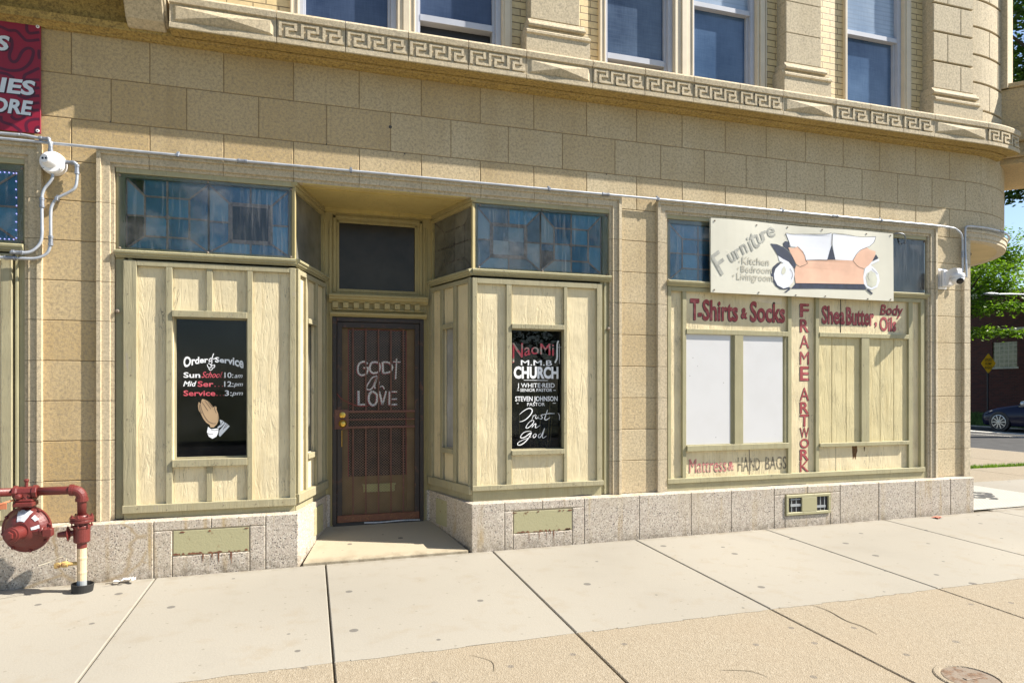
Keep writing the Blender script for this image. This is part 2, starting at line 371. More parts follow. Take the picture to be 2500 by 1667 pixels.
def mosaic():
    m = Mt('mosaic_tile'); x, y, z = m.sep()
    fx = m.math('ABSOLUTE', m.math('SUBTRACT', m.math('FRACT', m.math('MULTIPLY', m.math('ADD', x, y), 1 / .05)), .5))
    fy = m.math('ABSOLUTE', m.math('SUBTRACT', m.math('FRACT', m.math('MULTIPLY', m.math('SUBTRACT', x, y), 1 / .05)), .5))
    c = m.mix(m.math('GREATER_THAN', m.math('MAXIMUM', fx, fy), .44), (.47, .45, .39), (.29, .265, .21))
    c = m.mix(m.ramp(m.noise(5, 4), [(.5, 0.), (.8, .35)]), c, (.38, .34, .27))
    m.col(c).set(rough=.5); return m.m
M['mosaic'] = mosaic()
M['grey_tile'] = flat('grey_tile', (.10, .095, .085), .5)
M['litter_white'] = flat('crumpled_white', (.70, .68, .64), .8)
M['litter_red'] = flat('faded_red_litter', (.55, .16, .10), .8)
M['dryplant'] = flat('dry_stalk', (.24, .19, .08), .8)
M['greenplant'] = flat('pot_leaves', (.04, .09, .03), .5)
M['cable'] = flat('red_wire', (.25, .03, .03), .5)
M['wire_white'] = flat('white_wire', (.6, .55, .42), .6)
M['interior'] = flat('dark_room', (.018, .017, .018), .9)
M['iron'] = rusty('worn_iron', (.20, .16, .12), (.20, .12, .07), .5)
# ---------------------------------------------------------------- mesh helpers
class MB:
    def __init__(s, T=None): s.v = []; s.f = []; s.tone = []; s.T = T
    def add(s, vs, fs, tone=.5, T=None):
        o = len(s.v); T = T or s.T
        s.v += [Vector(T(*p)) if T else Vector(p) for p in vs]
        for f in fs: s.f.append([o + i for i in f]); s.tone.append(tone)
    def box(s, x0, x1, y0, y1, z0, z1, tone=.5, T=None):
        s.add([(x0, y0, z0), (x1, y0, z0), (x1, y1, z0), (x0, y1, z0), (x0, y0, z1), (x1, y0, z1), (x1, y1, z1), (x0, y1, z1)],
              [(0, 1, 5, 4), (1, 2, 6, 5), (2, 3, 7, 6), (3, 0, 4, 7), (4, 5, 6, 7), (3, 2, 1, 0)], tone, T)
    def block(s, x0, x1, z0, z1, y, tone=.5, g=.003, c=.004, d=.05, step=None):
        """stone block with chamfered arrises; follows the wall line"""
        x0 += g; x1 -= g; z0 += g; z1 -= g
        n = max(1, math.ceil((x1 - x0) / step)) if step else 1
        xs = [x0, x0 + c] + [x0 + (x1 - x0) * i / n for i in range(1, n)] + [x1 - c, x1]
        V = []; F = []
        for i, x in enumerate(xs):
            e = y + (c if i in (0, len(xs) - 1) else 0)
            V += [(x, y + d, z0), (x, y + c, z0), (x, e, z0 + c), (x, e, z1 - c), (x, y + c, z1), (x, y + d, z1)]
        for i in range(len(xs) - 1):
            for k in range(5): F.append((6 * i + k, 6 * i + 6 + k, 6 * i + 7 + k, 6 * i + k + 1))
        L = 6 * (len(xs) - 1)
        F += [(0, 1, 2, 3, 4, 5), (L + 5, L + 4, L + 3, L + 2, L + 1, L)]
        s.add(V, F, tone)
    def sweep(s, prof, ss, tone=.5, cap=True):
        """closed (y,z) profile carried along stations s"""
        n = len(prof); V = [(q, y, z) for q in ss for (y, z) in prof]; F = []
        for i in range(len(ss) - 1):
            for k in range(n):
                k2 = (k + 1) % n; F.append((i * n + k, i * n + k2, (i + 1) * n + k2, (i + 1) * n + k))
        if cap: F += [tuple(range(n))[::-1], tuple((len(ss) - 1) * n + k for k in range(n))]
        s.add(V, F, tone)
    def poly(s, pts, y, T=None, d=.0015):
        """flat painted shape in the x,z plane, a hair thick"""
        tri = tessellate_polygon([[Vector((p[0], p[1], 0)) for p in pts]])
        n = len(pts)
        s.add([(p[0], y, p[1]) for p in pts], [t for t in tri], .5, T)
    def ribbon(s, pts, w, y, T=None, taper=False, smooth=True):
        P = [Vector((p[0], p[1])) for p in pts]
        if smooth and len(P) > 2:
            Q = []
            for i in range(len(P) - 1):
                a = P[max(0, i - 1)]; b = P[i]; c = P[i + 1]; d = P[min(len(P) - 1, i + 2)]
                for k in range(6):
                    t = k / 6
                    Q.append(.5 * ((2 * b) + (c - a) * t + (2 * a - 5 * b + 4 * c - d) * t * t + (3 * b - a - 3 * c + d) * t ** 3))
            Q.append(P[-1]); P = Q
        V = []; n = len(P)
        for i, p in enumerate(P):
            d = (P[min(n - 1, i + 1)] - P[max(0, i - 1)]); d = d.normalized() if d.length > 1e-9 else Vector((1, 0))
            q = Vector((-d.y, d.x)); k = w / 2
            if taper: k *= .35 + .65 * math.sin(PI * (i + .5) / n)
            V += [(p.x + q.x * k, y, p.y + q.y * k), (p.x - q.x * k, y, p.y - q.y * k)]
        s.add(V, [(2 * i, 2 * i + 1, 2 * i + 3, 2 * i + 2) for i in range(n - 1)], .5, T)
    def tube(s, pts, r, n=10, cap=True, T=None):
        P = [Vector(p) for p in pts]; V = []; F = []; rs = r if isinstance(r, (list, tuple)) else [r] * len(P)
        up = None
        for i, p in enumerate(P):
            d = (P[min(len(P) - 1, i + 1)] - P[max(0, i - 1)]).normalized()
            if up is None: up = d.orthogonal().normalized()
            up = (up - d * up.dot(d)).normalized(); w = d.cross(up)
            for k in range(n):
                a = 2 * PI * k / n; V.append(tuple(p + (up * math.cos(a) + w * math.sin(a)) * rs[i]))
        for i in range(len(P) - 1):
            for k in range(n): F.append((i * n + k, i * n + (k + 1) % n, (i + 1) * n + (k + 1) % n, (i + 1) * n + k))
        if cap: F += [tuple(range(n))[::-1], tuple((len(P) - 1) * n + k for k in range(n))]
        s.add(V, F, .5, T)
    def lathe(s, prof, org, ax, n=20, ref=None):
        """(distance along axis, radius) profile turned about an axis"""
        o = Vector(org); ax = Vector(ax).normalized(); u = Vector(ref) if ref else ax.orthogonal().normalized(); w = ax.cross(u); V = []; F = []
        for h, r in prof:
            for k in range(n):
                a = 2 * PI * k / n; V.append(tuple(o + ax * h + (u * math.cos(a) + w * math.sin(a)) * r))
        for i in range(len(prof) - 1):
            for k in range(n): F.append((i * n + k, i * n + (k + 1) % n, (i + 1) * n + (k + 1) % n, (i + 1) * n + k))
        F += [tuple(range(n))[::-1], tuple((len(prof) - 1) * n + k for k in range(n))]
        s.add(V, F)
    def prism(s, plan, z0, z1, tone=.5):
        n = len(plan); s.add([(x, y, z) for z in (z0, z1) for x, y in plan],
            [tuple(range(n))[::-1], tuple(range(n, 2 * n))] + [(k, (k + 1) % n, n + (k + 1) % n, n + k) for k in range(n)], tone)

def curve(pts, k=8):
    """Catmull-Rom through 3-D points"""
    P = [Vector(p) for p in pts]; Q = []
    for i in range(len(P) - 1):
        a = P[max(0, i - 1)]; b = P[i]; c = P[i + 1]; d = P[min(len(P) - 1, i + 2)]
        for j in range(k):
            t = j / k; Q.append(.5 * ((2 * b) + (c - a) * t + (2 * a - 5 * b + 4 * c - d) * t * t + (3 * b - a - 3 * c + d) * t ** 3))
    return Q + [P[-1]]

WL = {}                                                     # world location of every object made
def finish(name, mb, mat, parent=None, smooth=False, bevel=0., base=None, seg=1):
    vs = mb.v
    if not vs: return None
    lo = Vector([min(v[i] for v in vs) for i in range(3)]); hi = Vector([max(v[i] for v in vs) for i in range(3)])
    c = Vector(base) if base else (Vector(((lo.x + hi.x) / 2, (lo.y + hi.y) / 2, lo.z)) if parent is None else (lo + hi) / 2)
    me = bpy.data.meshes.new(name); me.from_pydata([v - c for v in vs], [], mb.f); me.update()
    a = me.attributes.new('tone', 'FLOAT', 'FACE'); a.data.foreach_set('value', mb.tone)
    for mm in (mat if isinstance(mat, list) else [mat]): me.materials.append(mm)
    if smooth:
        for p in me.polygons: p.use_smooth = True
    o = bpy.data.objects.new(name, me); COL.objects.link(o)
    pl = WL.get(parent.name, Vector()) if parent else Vector()
    o.location = c - pl; WL[o.name] = c
    if parent: o.parent = parent
    if bevel:
        b = o.modifiers.new('edge', 'BEVEL'); b.width = bevel; b.segments = seg; b.limit_method = 'ANGLE'; b.angle_limit = R(35)
    return o
def thing(name, loc, label, cat, group=None):
    o = bpy.data.objects.new(name, None); COL.objects.link(o); o.location = loc; WL[o.name] = Vector(loc)
    o.empty_display_size = .2; return tag(o, label, cat, group)
def tag(o, label, cat, group=None, kind=None):
    o['label'] = label; o['category'] = cat
    if group: o['group'] = group
    if kind: o['kind'] = kind
    return o
def struct(o): o['kind'] = 'structure'; return o

def text_mesh(s, bold=0.):
    """outline of a line of text: triangles in x,y with height 1 = capitals, starting at x=0"""
    cu = bpy.data.curves.new('lettering', 'FONT'); cu.body = s; cu.size = 1; cu.offset = bold; cu.resolution_u = 3
    ob = bpy.data.objects.new('lettering', cu); COL.objects.link(ob)
    bpy.context.view_layer.update(); dg = bpy.context.evaluated_depsgraph_get()
    me = bpy.data.meshes.new_from_object(ob.evaluated_get(dg))
    V = [(v.co.x, v.co.y) for v in me.vertices]; F = [tuple(p.vertices) for p in me.polygons]
    bpy.data.objects.remove(ob); bpy.data.curves.remove(cu); bpy.data.meshes.remove(me)
    return V, F
def _cap():
    V, F = text_mesh('H'); return max(v[1] for v in V)
CAP = _cap()
def put_text(mb, s, x0, x1, z0, h, y, bold=0., shear=0., warp=None, T=None, yscale=None):
    """text stretched between x0 and x1 on baseline z0 with capital height h"""
    V, F = text_mesh(s, bold); a = min(v[0] for v in V); b = max(v[0] for v in V); k = (x1 - x0) / (b - a)
    out = []
    for (p, q) in V:
        u = (p - a) / (b - a); zz = q / CAP * h; xx = x0 + (p - a) * k + shear * zz
        if warp: xx, zz = warp(u, xx, zz)
        out.append((xx, y, z0 + zz))
    mb.add(out, F, .5, T)
def put_letter(mb, ch, cx, cz, h, ang, y, wscale=1., bold=0.):
    V, F = text_mesh(ch, bold); a = (min(v[0] for v in V) + max(v[0] for v in V)) / 2; b = (min(v[1] for v in V) + max(v[1] for v in V)) / 2
    c, s_ = math.cos(R(ang)), math.sin(R(ang)); k = h / CAP; out = []
    for p, q in V:
        p = (p - a) * k * wscale; q = (q - b) * k; out.append((cx + p * c - q * s_, y, cz + p * s_ + q * c))
    mb.add(out, F)

# ---------------------------------------------------------------- the corner building
XC, RC = 7.73, 1.75                                        # where the wall starts to bend, and its radius
def arc(s, y, z):
    if s <= XC: return (s, y, z)
    t = min((s - XC) / RC, PI / 2); r = RC - y; e = max(0, s - XC - RC * PI / 2)
    return (XC + r * math.sin(t), RC - r * math.cos(t) + e, z)
def stations(a, b, d=.07):
    if b <= XC: return [a, b]
    n = max(1, math.ceil((b - max(a, XC)) / d)); st = max(a, XC)
    return ([a] if a < XC else []) + [st + (b - st) * i / n for i in range(n + 1)]
BLD = thing('corner_building', (2.5, 3, 0), 'cream stone corner building with painted-up shop fronts, carved band and brick upper floor', 'building')
rt = random.Random(3)
def tone(x): return max(0, min(1, .75 - .11 * (x + 2) + rt.uniform(-.2, .2)))

# --- ashlar wall
SEND = 10.4
wall = MB(arc)
JA = [-4.65, -4.09, -3.525, -2.96, -2.395, -1.831, -1.267, -.704, -.139, .424, .986, 1.55, 2.087, 2.645, 3.2, 3.731, 4.255, 4.775, 5.297, 5.817, 6.341, 6.879, 7.408, 7.93, 8.45, 8.97, 9.5, SEND]
JB = [-4.9, -4.37, -3.81, -3.245, -2.68, -2.115, -1.55, -.991, -.425, .14, .704, 1.265, 1.828, 2.386, 2.957, 3.477, 3.998, 4.518, 5.039, 5.559, 6.084, 6.607, 7.131, 7.658, 8.18, 8.7, 9.22, 9.75, SEND]
for J, z0, z1 in ((JA, 4.044, 4.5), (JB, 3.69, 4.044), (JA, 3.347, 3.69)):
    for a, b in zip(J, J[1:]): wall.block(a, b, z0, z1, 0, tone(a), step=.08 if b > XC else None)
CZ = [.455, .788, 1.107, 1.428, 1.748, 2.07, 2.39, 2.71, 3.03, 3.347]
for x0, x1 in ((-2.05, -1.635), (2.99, 3.45), (7.16, 7.70)):
    for a, b in zip(CZ, CZ[1:]): wall.block(x0, x1, a, b, 0, tone(x0), g=.0025, d=.14)
# lintel course over the openings, continued round the corner overhang
finish('stone_wall', wall, M['stone'], BLD)
mo = MB(arc)
mo.sweep([(.004, 3.347), (.004, 4.5), (.04, 4.5), (.04, 3.347)], [-4.9] + stations(XC - .2, SEND))
for x0, x1 in ((-2.05, -1.635), (2.99, 3.45), (7.16, 7.695)): mo.box(x0 + .01, x1 - .01, .006, .13, .4, 3.36)
finish('mortar_joints', mo, M['mortar'], BLD)

# --- stepped stone surrounds of the three shop openings
PROF = [(0, .03), (0, -.038), (.03, -.040), (.032, -.022), (.092, -.024), (.094, -.006), (.122, -.008), (.125, .06), (.02, .06)]
W_ = .125
def surround(xl, xr, ztop, left=True):
    """xl,xr: inner edges; profile measured from the outer edge inward"""
    n = len(PROF); SIDE = [(k, (k + 1) % n, n + (k + 1) % n, n + k) for k in range(n)] + [tuple(range(n)), tuple(range(n, 2 * n))]
    for side in ((0, 1) if left else (1,)):
        mb = MB(); zs = CZ[:-1] + [9]
        for z0, z1 in zip(zs, zs[1:]):
            V = []
            for e, z in ((0, z0 + .002), (1, z1 - .002)):
                for d, y in PROF: V.append(((xl - W_ + d) if side == 0 else (xr + W_ - d), y, z if z < 8 else ztop - d))
            mb.add(V, SIDE, tone(xl))
        finish('stone_jamb', mb, M['stone_trim'], BLD)
    mb = MB(); js = sorted([j for j in JA if xl < j < xr]); xs = [xl - W_] + js + [xr + W_]
    for a, b in zip(xs, xs[1:]):
        V = []
        for q, e in ((a, 0), (b, 1)):
            for d, y in PROF:
                x = q + (d if (e == 0 and a == xl - W_ and left) else 0) - (d if (e == 1 and b == xr + W_) else 0)
                if e == 0 and a != xl - W_: x += .002
                if e == 1 and b != xr + W_: x -= .002
                V.append((x, y, ztop - d))
        mb.add(V, SIDE, tone(a))
    finish('stone_lintel', mb, M['stone_trim'], BLD)
for xl, xr, lf in ((-1.52, 2.89, True), (3.55, 7.05, True), (-5.0, -2.15, False)): surround(xl, xr, 3.455, lf)
ed = MB(arc)
for a, b in zip(CZ[:-1], CZ[1:]): ed.block(7.595, 7.70, a, min(b, 3.33), -.035, tone(7), g=.002, d=.2)
for a, b in zip([7.6, 7.93, 8.45, 8.97, 9.5], [7.93, 8.45, 8.97, 9.5, SEND]):
    for off, z0, z1 in ((-.035, 3.425, 3.455), (-.024, 3.365, 3.425), (-.014, 3.33, 3.365)):
        ed.sweep([(.08, z0), (off, z0), (off, z1), (.08, z1)], stations(a + .002, b - .002), tone(8))
finish('corner_moulding', ed, M['stone_trim'], BLD)
# plastered soffit of the rounded overhang at the corner entrance
sf = MB(); n = 24
pl = [(XC - .03, .02)] + [(XC + (RC - .0) * math.sin(PI / 2 * i / n), RC - (RC - .0) * math.cos(PI / 2 * i / n)) for i in range(n + 1)] + [(XC + RC, 3.2), (XC - .03, 3.2)]
sf.prism(pl, 3.332, 3.40)
finish('corner_soffit', sf, flat('soffit_plaster', (.50, .40, .22), .8, vs=3), BLD)
cr = MB()
cr.tube([(8.0 + .75 * math.sin(a), 1.0 - .55 * math.cos(a), 3.331) for a in [i * .17 for i in range(12)]], .006, 5)
finish('soffit_crack', cr, M['black_letter'], BLD)

# --- carved cornice band
C0, C1 = -1.08, 9.9
cprof = [(.05, 4.385), (-.02, 4.385), (-.03, 4.394), (-.06, 4.399), (-.095, 4.411), (-.11, 4.43), (-.12, 4.413), (-.243, 4.413), (-.25, 4.418), (-.25, 4.455), (-.238, 4.462), (-.238, 4.608), (-.258, 4.615), (-.263, 4.66), (-.25, 4.68), (.05, 4.70)]
JC = [C0, -.266, .293, .831, 1.376, 1.93, 2.601, 3.161, 3.71, 4.253, 4.792, 5.472, 5.944, 6.417, 6.877, 7.70, 8.30]
KIND = ['d', 3, 3, 3, 3, 'd', 3, 3, 3, 3, 'd', 2, 2, 2, 'd', 3]
co = MB(arc)
for a, b in zip(JC, JC[1:]): co.sweep([p for p in cprof], stations(a + .003, b - .003), .4 + rt.uniform(-.3, .3))
CORN = finish('cornice', co, M['stone_trim'], BLD)
bm_ = MB(arc)
bmp = [(.06, 4.38), (-.028, 4.382), (-.034, 4.39), (-.066, 4.397), (-.074, 4.404), (-.104, 4.407), (-.108, 4.43)]
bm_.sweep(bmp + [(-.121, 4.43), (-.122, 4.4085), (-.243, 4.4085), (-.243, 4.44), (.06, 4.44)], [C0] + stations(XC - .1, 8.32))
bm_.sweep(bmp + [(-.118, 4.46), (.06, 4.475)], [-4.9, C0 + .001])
finish('cornice_bed_moulding', bm_, M['stone_brown'], BLD)
def keyline(w): return [(.0, .0), (.0, 1.), (.70, 1.), (.70, .54), (.30, .54), (.30, 0.), (1., 0.)]
for a, b, k in zip(JC, JC[1:], KIND):
    mb = MB(arc); z0, z1 = 4.472, 4.6
    if k == 'd':
        x0, x1 = a + .03, b - .03; cx, cz = (x0 + x1) / 2, 4.536; y = -.238
        nx = 1 if b < XC else 1
        mb.add([(x0, y, z0), (x1, y, z0), (x1, y, z1), (x0, y, z1), (x0 + .02, y - .012, z0 + .012), (x1 - .02, y - .012, z0 + .012), (x1 - .02, y - .012, z1 - .012), (x0 + .02, y - .012, z1 - .012), (cx, y - .045, cz)],
               [(0, 1, 5, 4), (1, 2, 6, 5), (2, 3, 7, 6), (3, 0, 4, 7), (4, 5, 8), (5, 6, 8), (6, 7, 8), (7, 4, 8)], .6)
        finish('diamond_panel', mb, M['stone_trim'], CORN); continue
    w = (b - a - .03) / k; th = .024; y0, y1 = -.236, -.251
    for i in range(k):
        ox = a + .028 + i * w; P = [(ox + p * w, z0 + th / 2 + q * (z1 - z0 - th)) for p, q in keyline(w)]
        if i == k - 1: P[-1] = (ox + .86 * w, P[-1][1])
        for (px, pz), (qx, qz) in zip(P, P[1:]):
            X0, X1 = min(px, qx) - th / 2, max(px, qx) + th / 2; Z0, Z1 = min(pz, qz) - th / 2, max(pz, qz) + th / 2
            e = .001 * (1 if abs(px - qx) > abs(pz - qz) else 0)
            ss = stations(X0, X1, .05); mb.sweep([(y0, Z0), (y1 + e + .004, Z0), (y1 + e, Z0 + .003), (y1 + e, Z1 - .003), (y1 + e + .004, Z1), (y0, Z1)], ss, .5)
    finish('greek_key_panel', mb, M['stone_trim'], CORN)

# --- upper floor
ZT = 8.6
def seg(mb, x0, x1, y0=.05, y1=.4, z0=4.6, z1=ZT): mb.box(x0, x1, y0, y1, z0, z1)
ub = MB()
for x0, x1 in ((-5, -.169), (1.872, 2.793), (4.80, 5.855), (6.83, 7.3)): seg(ub, x0, x1)
for x0, x1 in ((-.169, 1.872), (2.793, 4.80), (5.855, 6.83)): ub.box(x0, x1, .05, .4, 7.2, ZT); ub.box(x0, x1, .06, .4, 4.6, 4.74)
finish('brick_wall', ub, M['ybrick'], BLD)
sh = MB()
sh.box(-5, XC + .2, .42, 11, 4.4, ZT - .02); sh.box(-5, 7.4, 1.35, 11, -.3, 4.42); sh.box(XC - .1, 8.9, 1.2, 11, 3.41, ZT - .03); sh.box(-5, -2.0, .3, 1.36, -.3, 3.3)
sh.box(2.95, 3.5, .1, 1.36, -.3, 3.4); sh.box(3.4, 7.5, .16, 1.36, -.3, 3.36); sh.box(-5, 7.4, .15, 1.36, 3.42, 4.43); sh.box(-2.1, -1.56, .15, 1.36, -.3, 3.4)
finish('inner_mass', sh, M['interior'], BLD)
ro = MB(); ro.box(-5.1, 8.6, -.15, 11.1, ZT, ZT + .3); finish('roof', ro, M['stone_trim'], BLD)
def pilaster(x0, x1, zj, bx0, bx1, y=-.1):
    mb = MB(arc); st = .08 if bx1 > XC else None
    zz = [5.07] + zj + [ZT]
    for a, b in zip(zz, zz[1:]): mb.block(x0, x1, a, b, y, .3 + rt.uniform(-.1, .2), g=.002, c=.005, d=.16, step=st)
    e = (bx0 - x0)
    for prof in ([(.06, 4.98), (y - .035, 4.985), (y - .042, 5.0), (y - .035, 5.02), (y - .015, 5.035), (y - .005, 5.062), (.06, 5.07)],
                 [(.06, 4.893), (y - .045, 4.893), (y - .06, 4.905), (y - .06, 4.925), (y - .045, 4.94), (y - .008, 4.945), (y - .008, 4.98), (.06, 4.98)],
                 [(.06, 4.66), (y - .045, 4.66), (y - .045, 4.893), (.06, 4.893)]):
        g = .5 if prof[0][1] > 4.9 else 1.
        mb.sweep(prof, stations(x0 - .055 * g, x1 + .09 * g) if st else [x0 - .055 * g, x1 + .09 * g], .35)
    finish('pilaster', mb, M['stone_trim'], BLD)
pilaster(2.02, 2.53, [5.75, 6.4, 7.1, 7.8], 0, 2.53)
pilaster(4.95, 5.42, [5.395, 5.738, 6.08, 6.42, 7.1, 7.8], 0, 5.42)
# rusticated end pier and rounded corner
ru = MB(arc); zz = [5.07, 5.388, 5.737, 6.075, 6.413, 6.75, 7.09, 7.43, 7.77, 8.11, ZT]
for i, (a, b) in enumerate(zip(zz, zz[1:])):
    j = 7.256 if i % 2 == 1 else 7.461
    for p, q in ((7.035, j), (j, 7.66)): ru.block(p, q, a + (0 if i == 0 else .009), b - .009, -.1, .3 + rt.uniform(-.1, .2), g=.0015, c=.006, d=.2)
    ru.box(7.04, 7.655, -.075, .1, b - .012, b + .012)
for prof in ([(.06, 4.98), (-.135, 4.985), (-.142, 5.0), (-.135, 5.02), (-.115, 5.035), (-.105, 5.062), (.06, 5.07)],
             [(.06, 4.893), (-.145, 4.893), (-.16, 4.905), (-.16, 4.925), (-.145, 4.94), (-.108, 4.945), (-.108, 4.98), (.06, 4.98)]):
    ru.sweep(prof, [7.0, 7.70], .35)
ru.sweep([(.06, 4.66), (-.145, 4.66), (-.145, 4.893), (.06, 4.893)], [6.985, 7.75], .35)
zc = [4.66, 4.93, 5.26, 5.60, 5.94, 6.28, 6.62, 6.96, 7.3, 7.64, 7.98, 8.32, ZT]
for i, (a, b) in enumerate(zip(zc, zc[1:])):
    js = [7.62, 7.94 if i % 2 else 8.28, 8.62] ; js = [7.62] + ([8.05, 8.5, 8.95] if i % 2 else [8.25, 8.7]) + [9.4, 10.2]
    for p, q in zip(js, js[1:]): ru.block(p, q, a + .009, b - .009, -.03, .3 + rt.uniform(-.1, .2), g=.0015, c=.006, d=.2, step=.07)
    ru.sweep([(.1, b - .013), (-.005, b - .013), (-.005, b + .013), (.1, b + .013)], stations(7.62, 10.2))
finish('rusticated_corner', ru, M['stone_trim'], BLD)
pp = MB(arc); pp.sweep([(.1, 5.3), (-.10, 5.3), (-.10, ZT), (.1, ZT)], stations(8.36, 8.62, .05), .4); finish('corner_pilaster', pp, M['stone_trim'], BLD)

def upper_window(parts, casing):
    fr = MB()
    for x0, x1 in casing:
        fr.box(x0, x1, .02, .2, 4.6, 7.2)
        if x1 - x0 > .1: fr.box((x0 + x1) / 2 - .03, (x0 + x1) / 2 + .03, .005, .1, 4.6, 7.2)
        fr.box(x0 + .004, x0 + .02, .012, .1, 4.6, 7.2); fr.box(x1 - .02, x1 - .004, .012, .1, 4.6, 7.2)
    w = finish('upper_window', fr, M['trimcream'], BLD, bevel=.003)
    for (x0, x1, zmeet, zsill, low, up) in parts:
        v = MB()
        v.box(x0, x0 + .035, .06, .22, 4.6, 7.2); v.box(x1 - .05, x1, .06, .22, 4.6, 7.2); v.box(x0 + .035, x1 - .05, .07, .22, zmeet - .022, zmeet + .03)
        v.box(x0 + .035, x0 + .055, .10, .22, 4.6, zmeet); v.box(x1 - .075, x1 - .05, .10, .22, 4.6, zmeet)
        if zsill: v.box(x0 + .055, x1 - .075, .095, .2, zsill, zsill + .06)
        finish('window_frame', v, M['vinyl'], w, bevel=.002)
        p = MB(); p.box(x0 + .05, x1 - .07, .135, .15, (zsill + .03) if zsill else 4.6, zmeet); finish('lower_pane', p, M[low], w)
        p = MB(); p.box(x0 + .03, x1 - .045, .115, .13, zmeet, 7.2); finish('upper_pane', p, M[up], w)
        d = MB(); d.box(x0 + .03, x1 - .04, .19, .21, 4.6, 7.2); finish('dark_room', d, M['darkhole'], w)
upper_window([(-.091, .766, 5.75, 0, 'screen_dark', 'screen_dark'), (.936, 1.772, 5.75, 4.985, 'screen_dark', 'blind')], [(-.169, -.091), (.766, .936), (1.772, 1.872)])
upper_window([(2.865, 3.651, 5.72, 4.91, 'blind_dark', 'blind'), (3.879, 4.668, 5.625, 0, 'screen_mid', 'blind')], [(2.793, 2.865), (3.651, 3.879), (4.668, 4.80)])
upper_window([(5.893, 6.721, 5.64, 0, 'screen_mid', 'blind')], [(5.855, 5.893), (6.721, 6.83)])

# --- balcony over the corner door, with its bracketed slab, and the one at the left end of the band
sw_ = MB(); sw_.box(-4.9, -1.30, -.06, .04, 4.46, 4.9); finish('balcony_back_wall', sw_, M['stone_brown'], BLD)
bc = MB(); nx = (math.sin(PI / 4), -math.cos(PI / 4))
def diag(u, d, z): return (8.41 + .19 + nx[0] * d - nx[1] * 0 + (u * .7071) - .19, .10 + nx[1] * d + u * .7071, z)
bc.T = diag
bc.box(-.02, 1.5, -.3, .9, 4.79, 5.30, .6); bc.box(-.05, 1.53, -.3, .93, 5.30, 5.36, .6); bc.box(-.05, 1.53, -.3, .95, 4.62, 4.79, .6); bc.box(.0, 1.48, -.3, .9, 4.44, 4.62, .6)
bc.box(.05, 1.42, -.3, .86, 4.36, 4.44, .7)
finish('corner_balcony', bc, M['stone'], BLD, bevel=.012, seg=2)
lb = MB()
lb.box(-4.9, -1.42, -1.0, .04, 4.86, 5.2, .7); lb.box(-4.9, -1.40, -1.02, .04, 5.2, 5.3)
lb.sweep([(.05, 4.72), (-.1, 4.72), (-.16, 4.78), (-.16, 4.86), (.05, 4.86)], [-4.9, -1.40], .7)
finish('end_balcony', lb, M['stone'], BLD)
br = MB()
prof = [(.04, 4.43), (-.13, 4.43), (-.2, 4.47), (-.25, 4.55), (-.32, 4.66), (-.45, 4.76), (-.7, 4.83), (-.86, 4.86), (-.9, 4.95), (-.9, 5.2), (.04, 5.2)]
br.sweep(prof, [-1.40, -1.12]); p2 = [(y * .96 - .012, z + .01) for y, z in prof]
br.sweep([(.03, 4.45), (-.14, 4.46), (-.22, 4.54), (-.33, 4.69), (-.5, 4.8), (-.86, 4.9), (-.86, 5.15), (.03, 5.15)], [-1.36, -1.10])
finish('balcony_bracket', br, M['stone_trim'], BLD, bevel=.008)

# --- granite base, blocks round the vent openings
gr = MB()
GB = [(-5, -3.2, -.2, .455), (-3.2, -1.75, -.2, .455), (-1.75, -1.211, -.2, .455), (-1.211, -1.075, -.1, .37), (-.485, -.36, -.1, .37), (-1.075, -.485, -.1, .158), (-1.211, -.783, .37, .455), (-.783, -.36, .37, .455), (-.36, -.095, -.1, .455),
      (1.43, 1.75, -.1, .455), (1.75, 1.833, -.1, .37), (2.436, 2.56, -.1, .37), (1.833, 2.436, -.1, .152), (1.75, 2.127, .37, .455), (2.127, 2.56, .37, .455), (2.56, 3.157, -.1, .455), (3.157, 3.75, -.1, .455), (3.75, 4.231, -.1, .455), (4.231, 4.767, -.1, .455),
      (4.767, 4.905, -.1, .375), (5.506, 5.64, -.1, .375), (4.905, 5.506, -.1, .145), (4.767, 5.2, .375, .455), (5.2, 5.64, .375, .455), (5.64, 6.18, -.1, .455), (6.18, 6.714, -.1, .455), (6.714, 7.251, -.1, .455), (7.251, 7.62, -.1, .455)]
for x0, x1, z0, z1 in GB:
    if x0 < 1: gr.block(x0, x1, z0, z1, -.14, g=.002, c=.006, d=.24)
gr.prism([(-.098, -.135), (.158, .80), (.3, .86), (-.4, .9), (-.4, -.1)], -.1, .452)
finish('granite_base', gr, M['granite'], BLD); gr = MB()
for x0, x1, z0, z1 in GB:
    if x0 > 1: gr.block(x0, x1, z0, z1, -.14, g=.002, c=.006, d=.24)
gr.prism([(1.433, -.135), (1.8, -.1), (1.8, .9), (1.1, .86), (1.205, .80)], -.1, .452)
gr.prism([(7.612, -.13), (7.66, .35), (7.5, .5), (7.3, .3), (7.3, -.1)], -.1, .452)
BASE = finish('granite_base', gr, M['granite'], BLD)
gm = MB()
for x0, x1 in ((-5, -.105), (1.44, 7.61)): gm.box(x0, x1, -.133, .02, -.2, .447)
for x0, x1 in ((-1.07, -.49), (1.838, 2.43)): pass
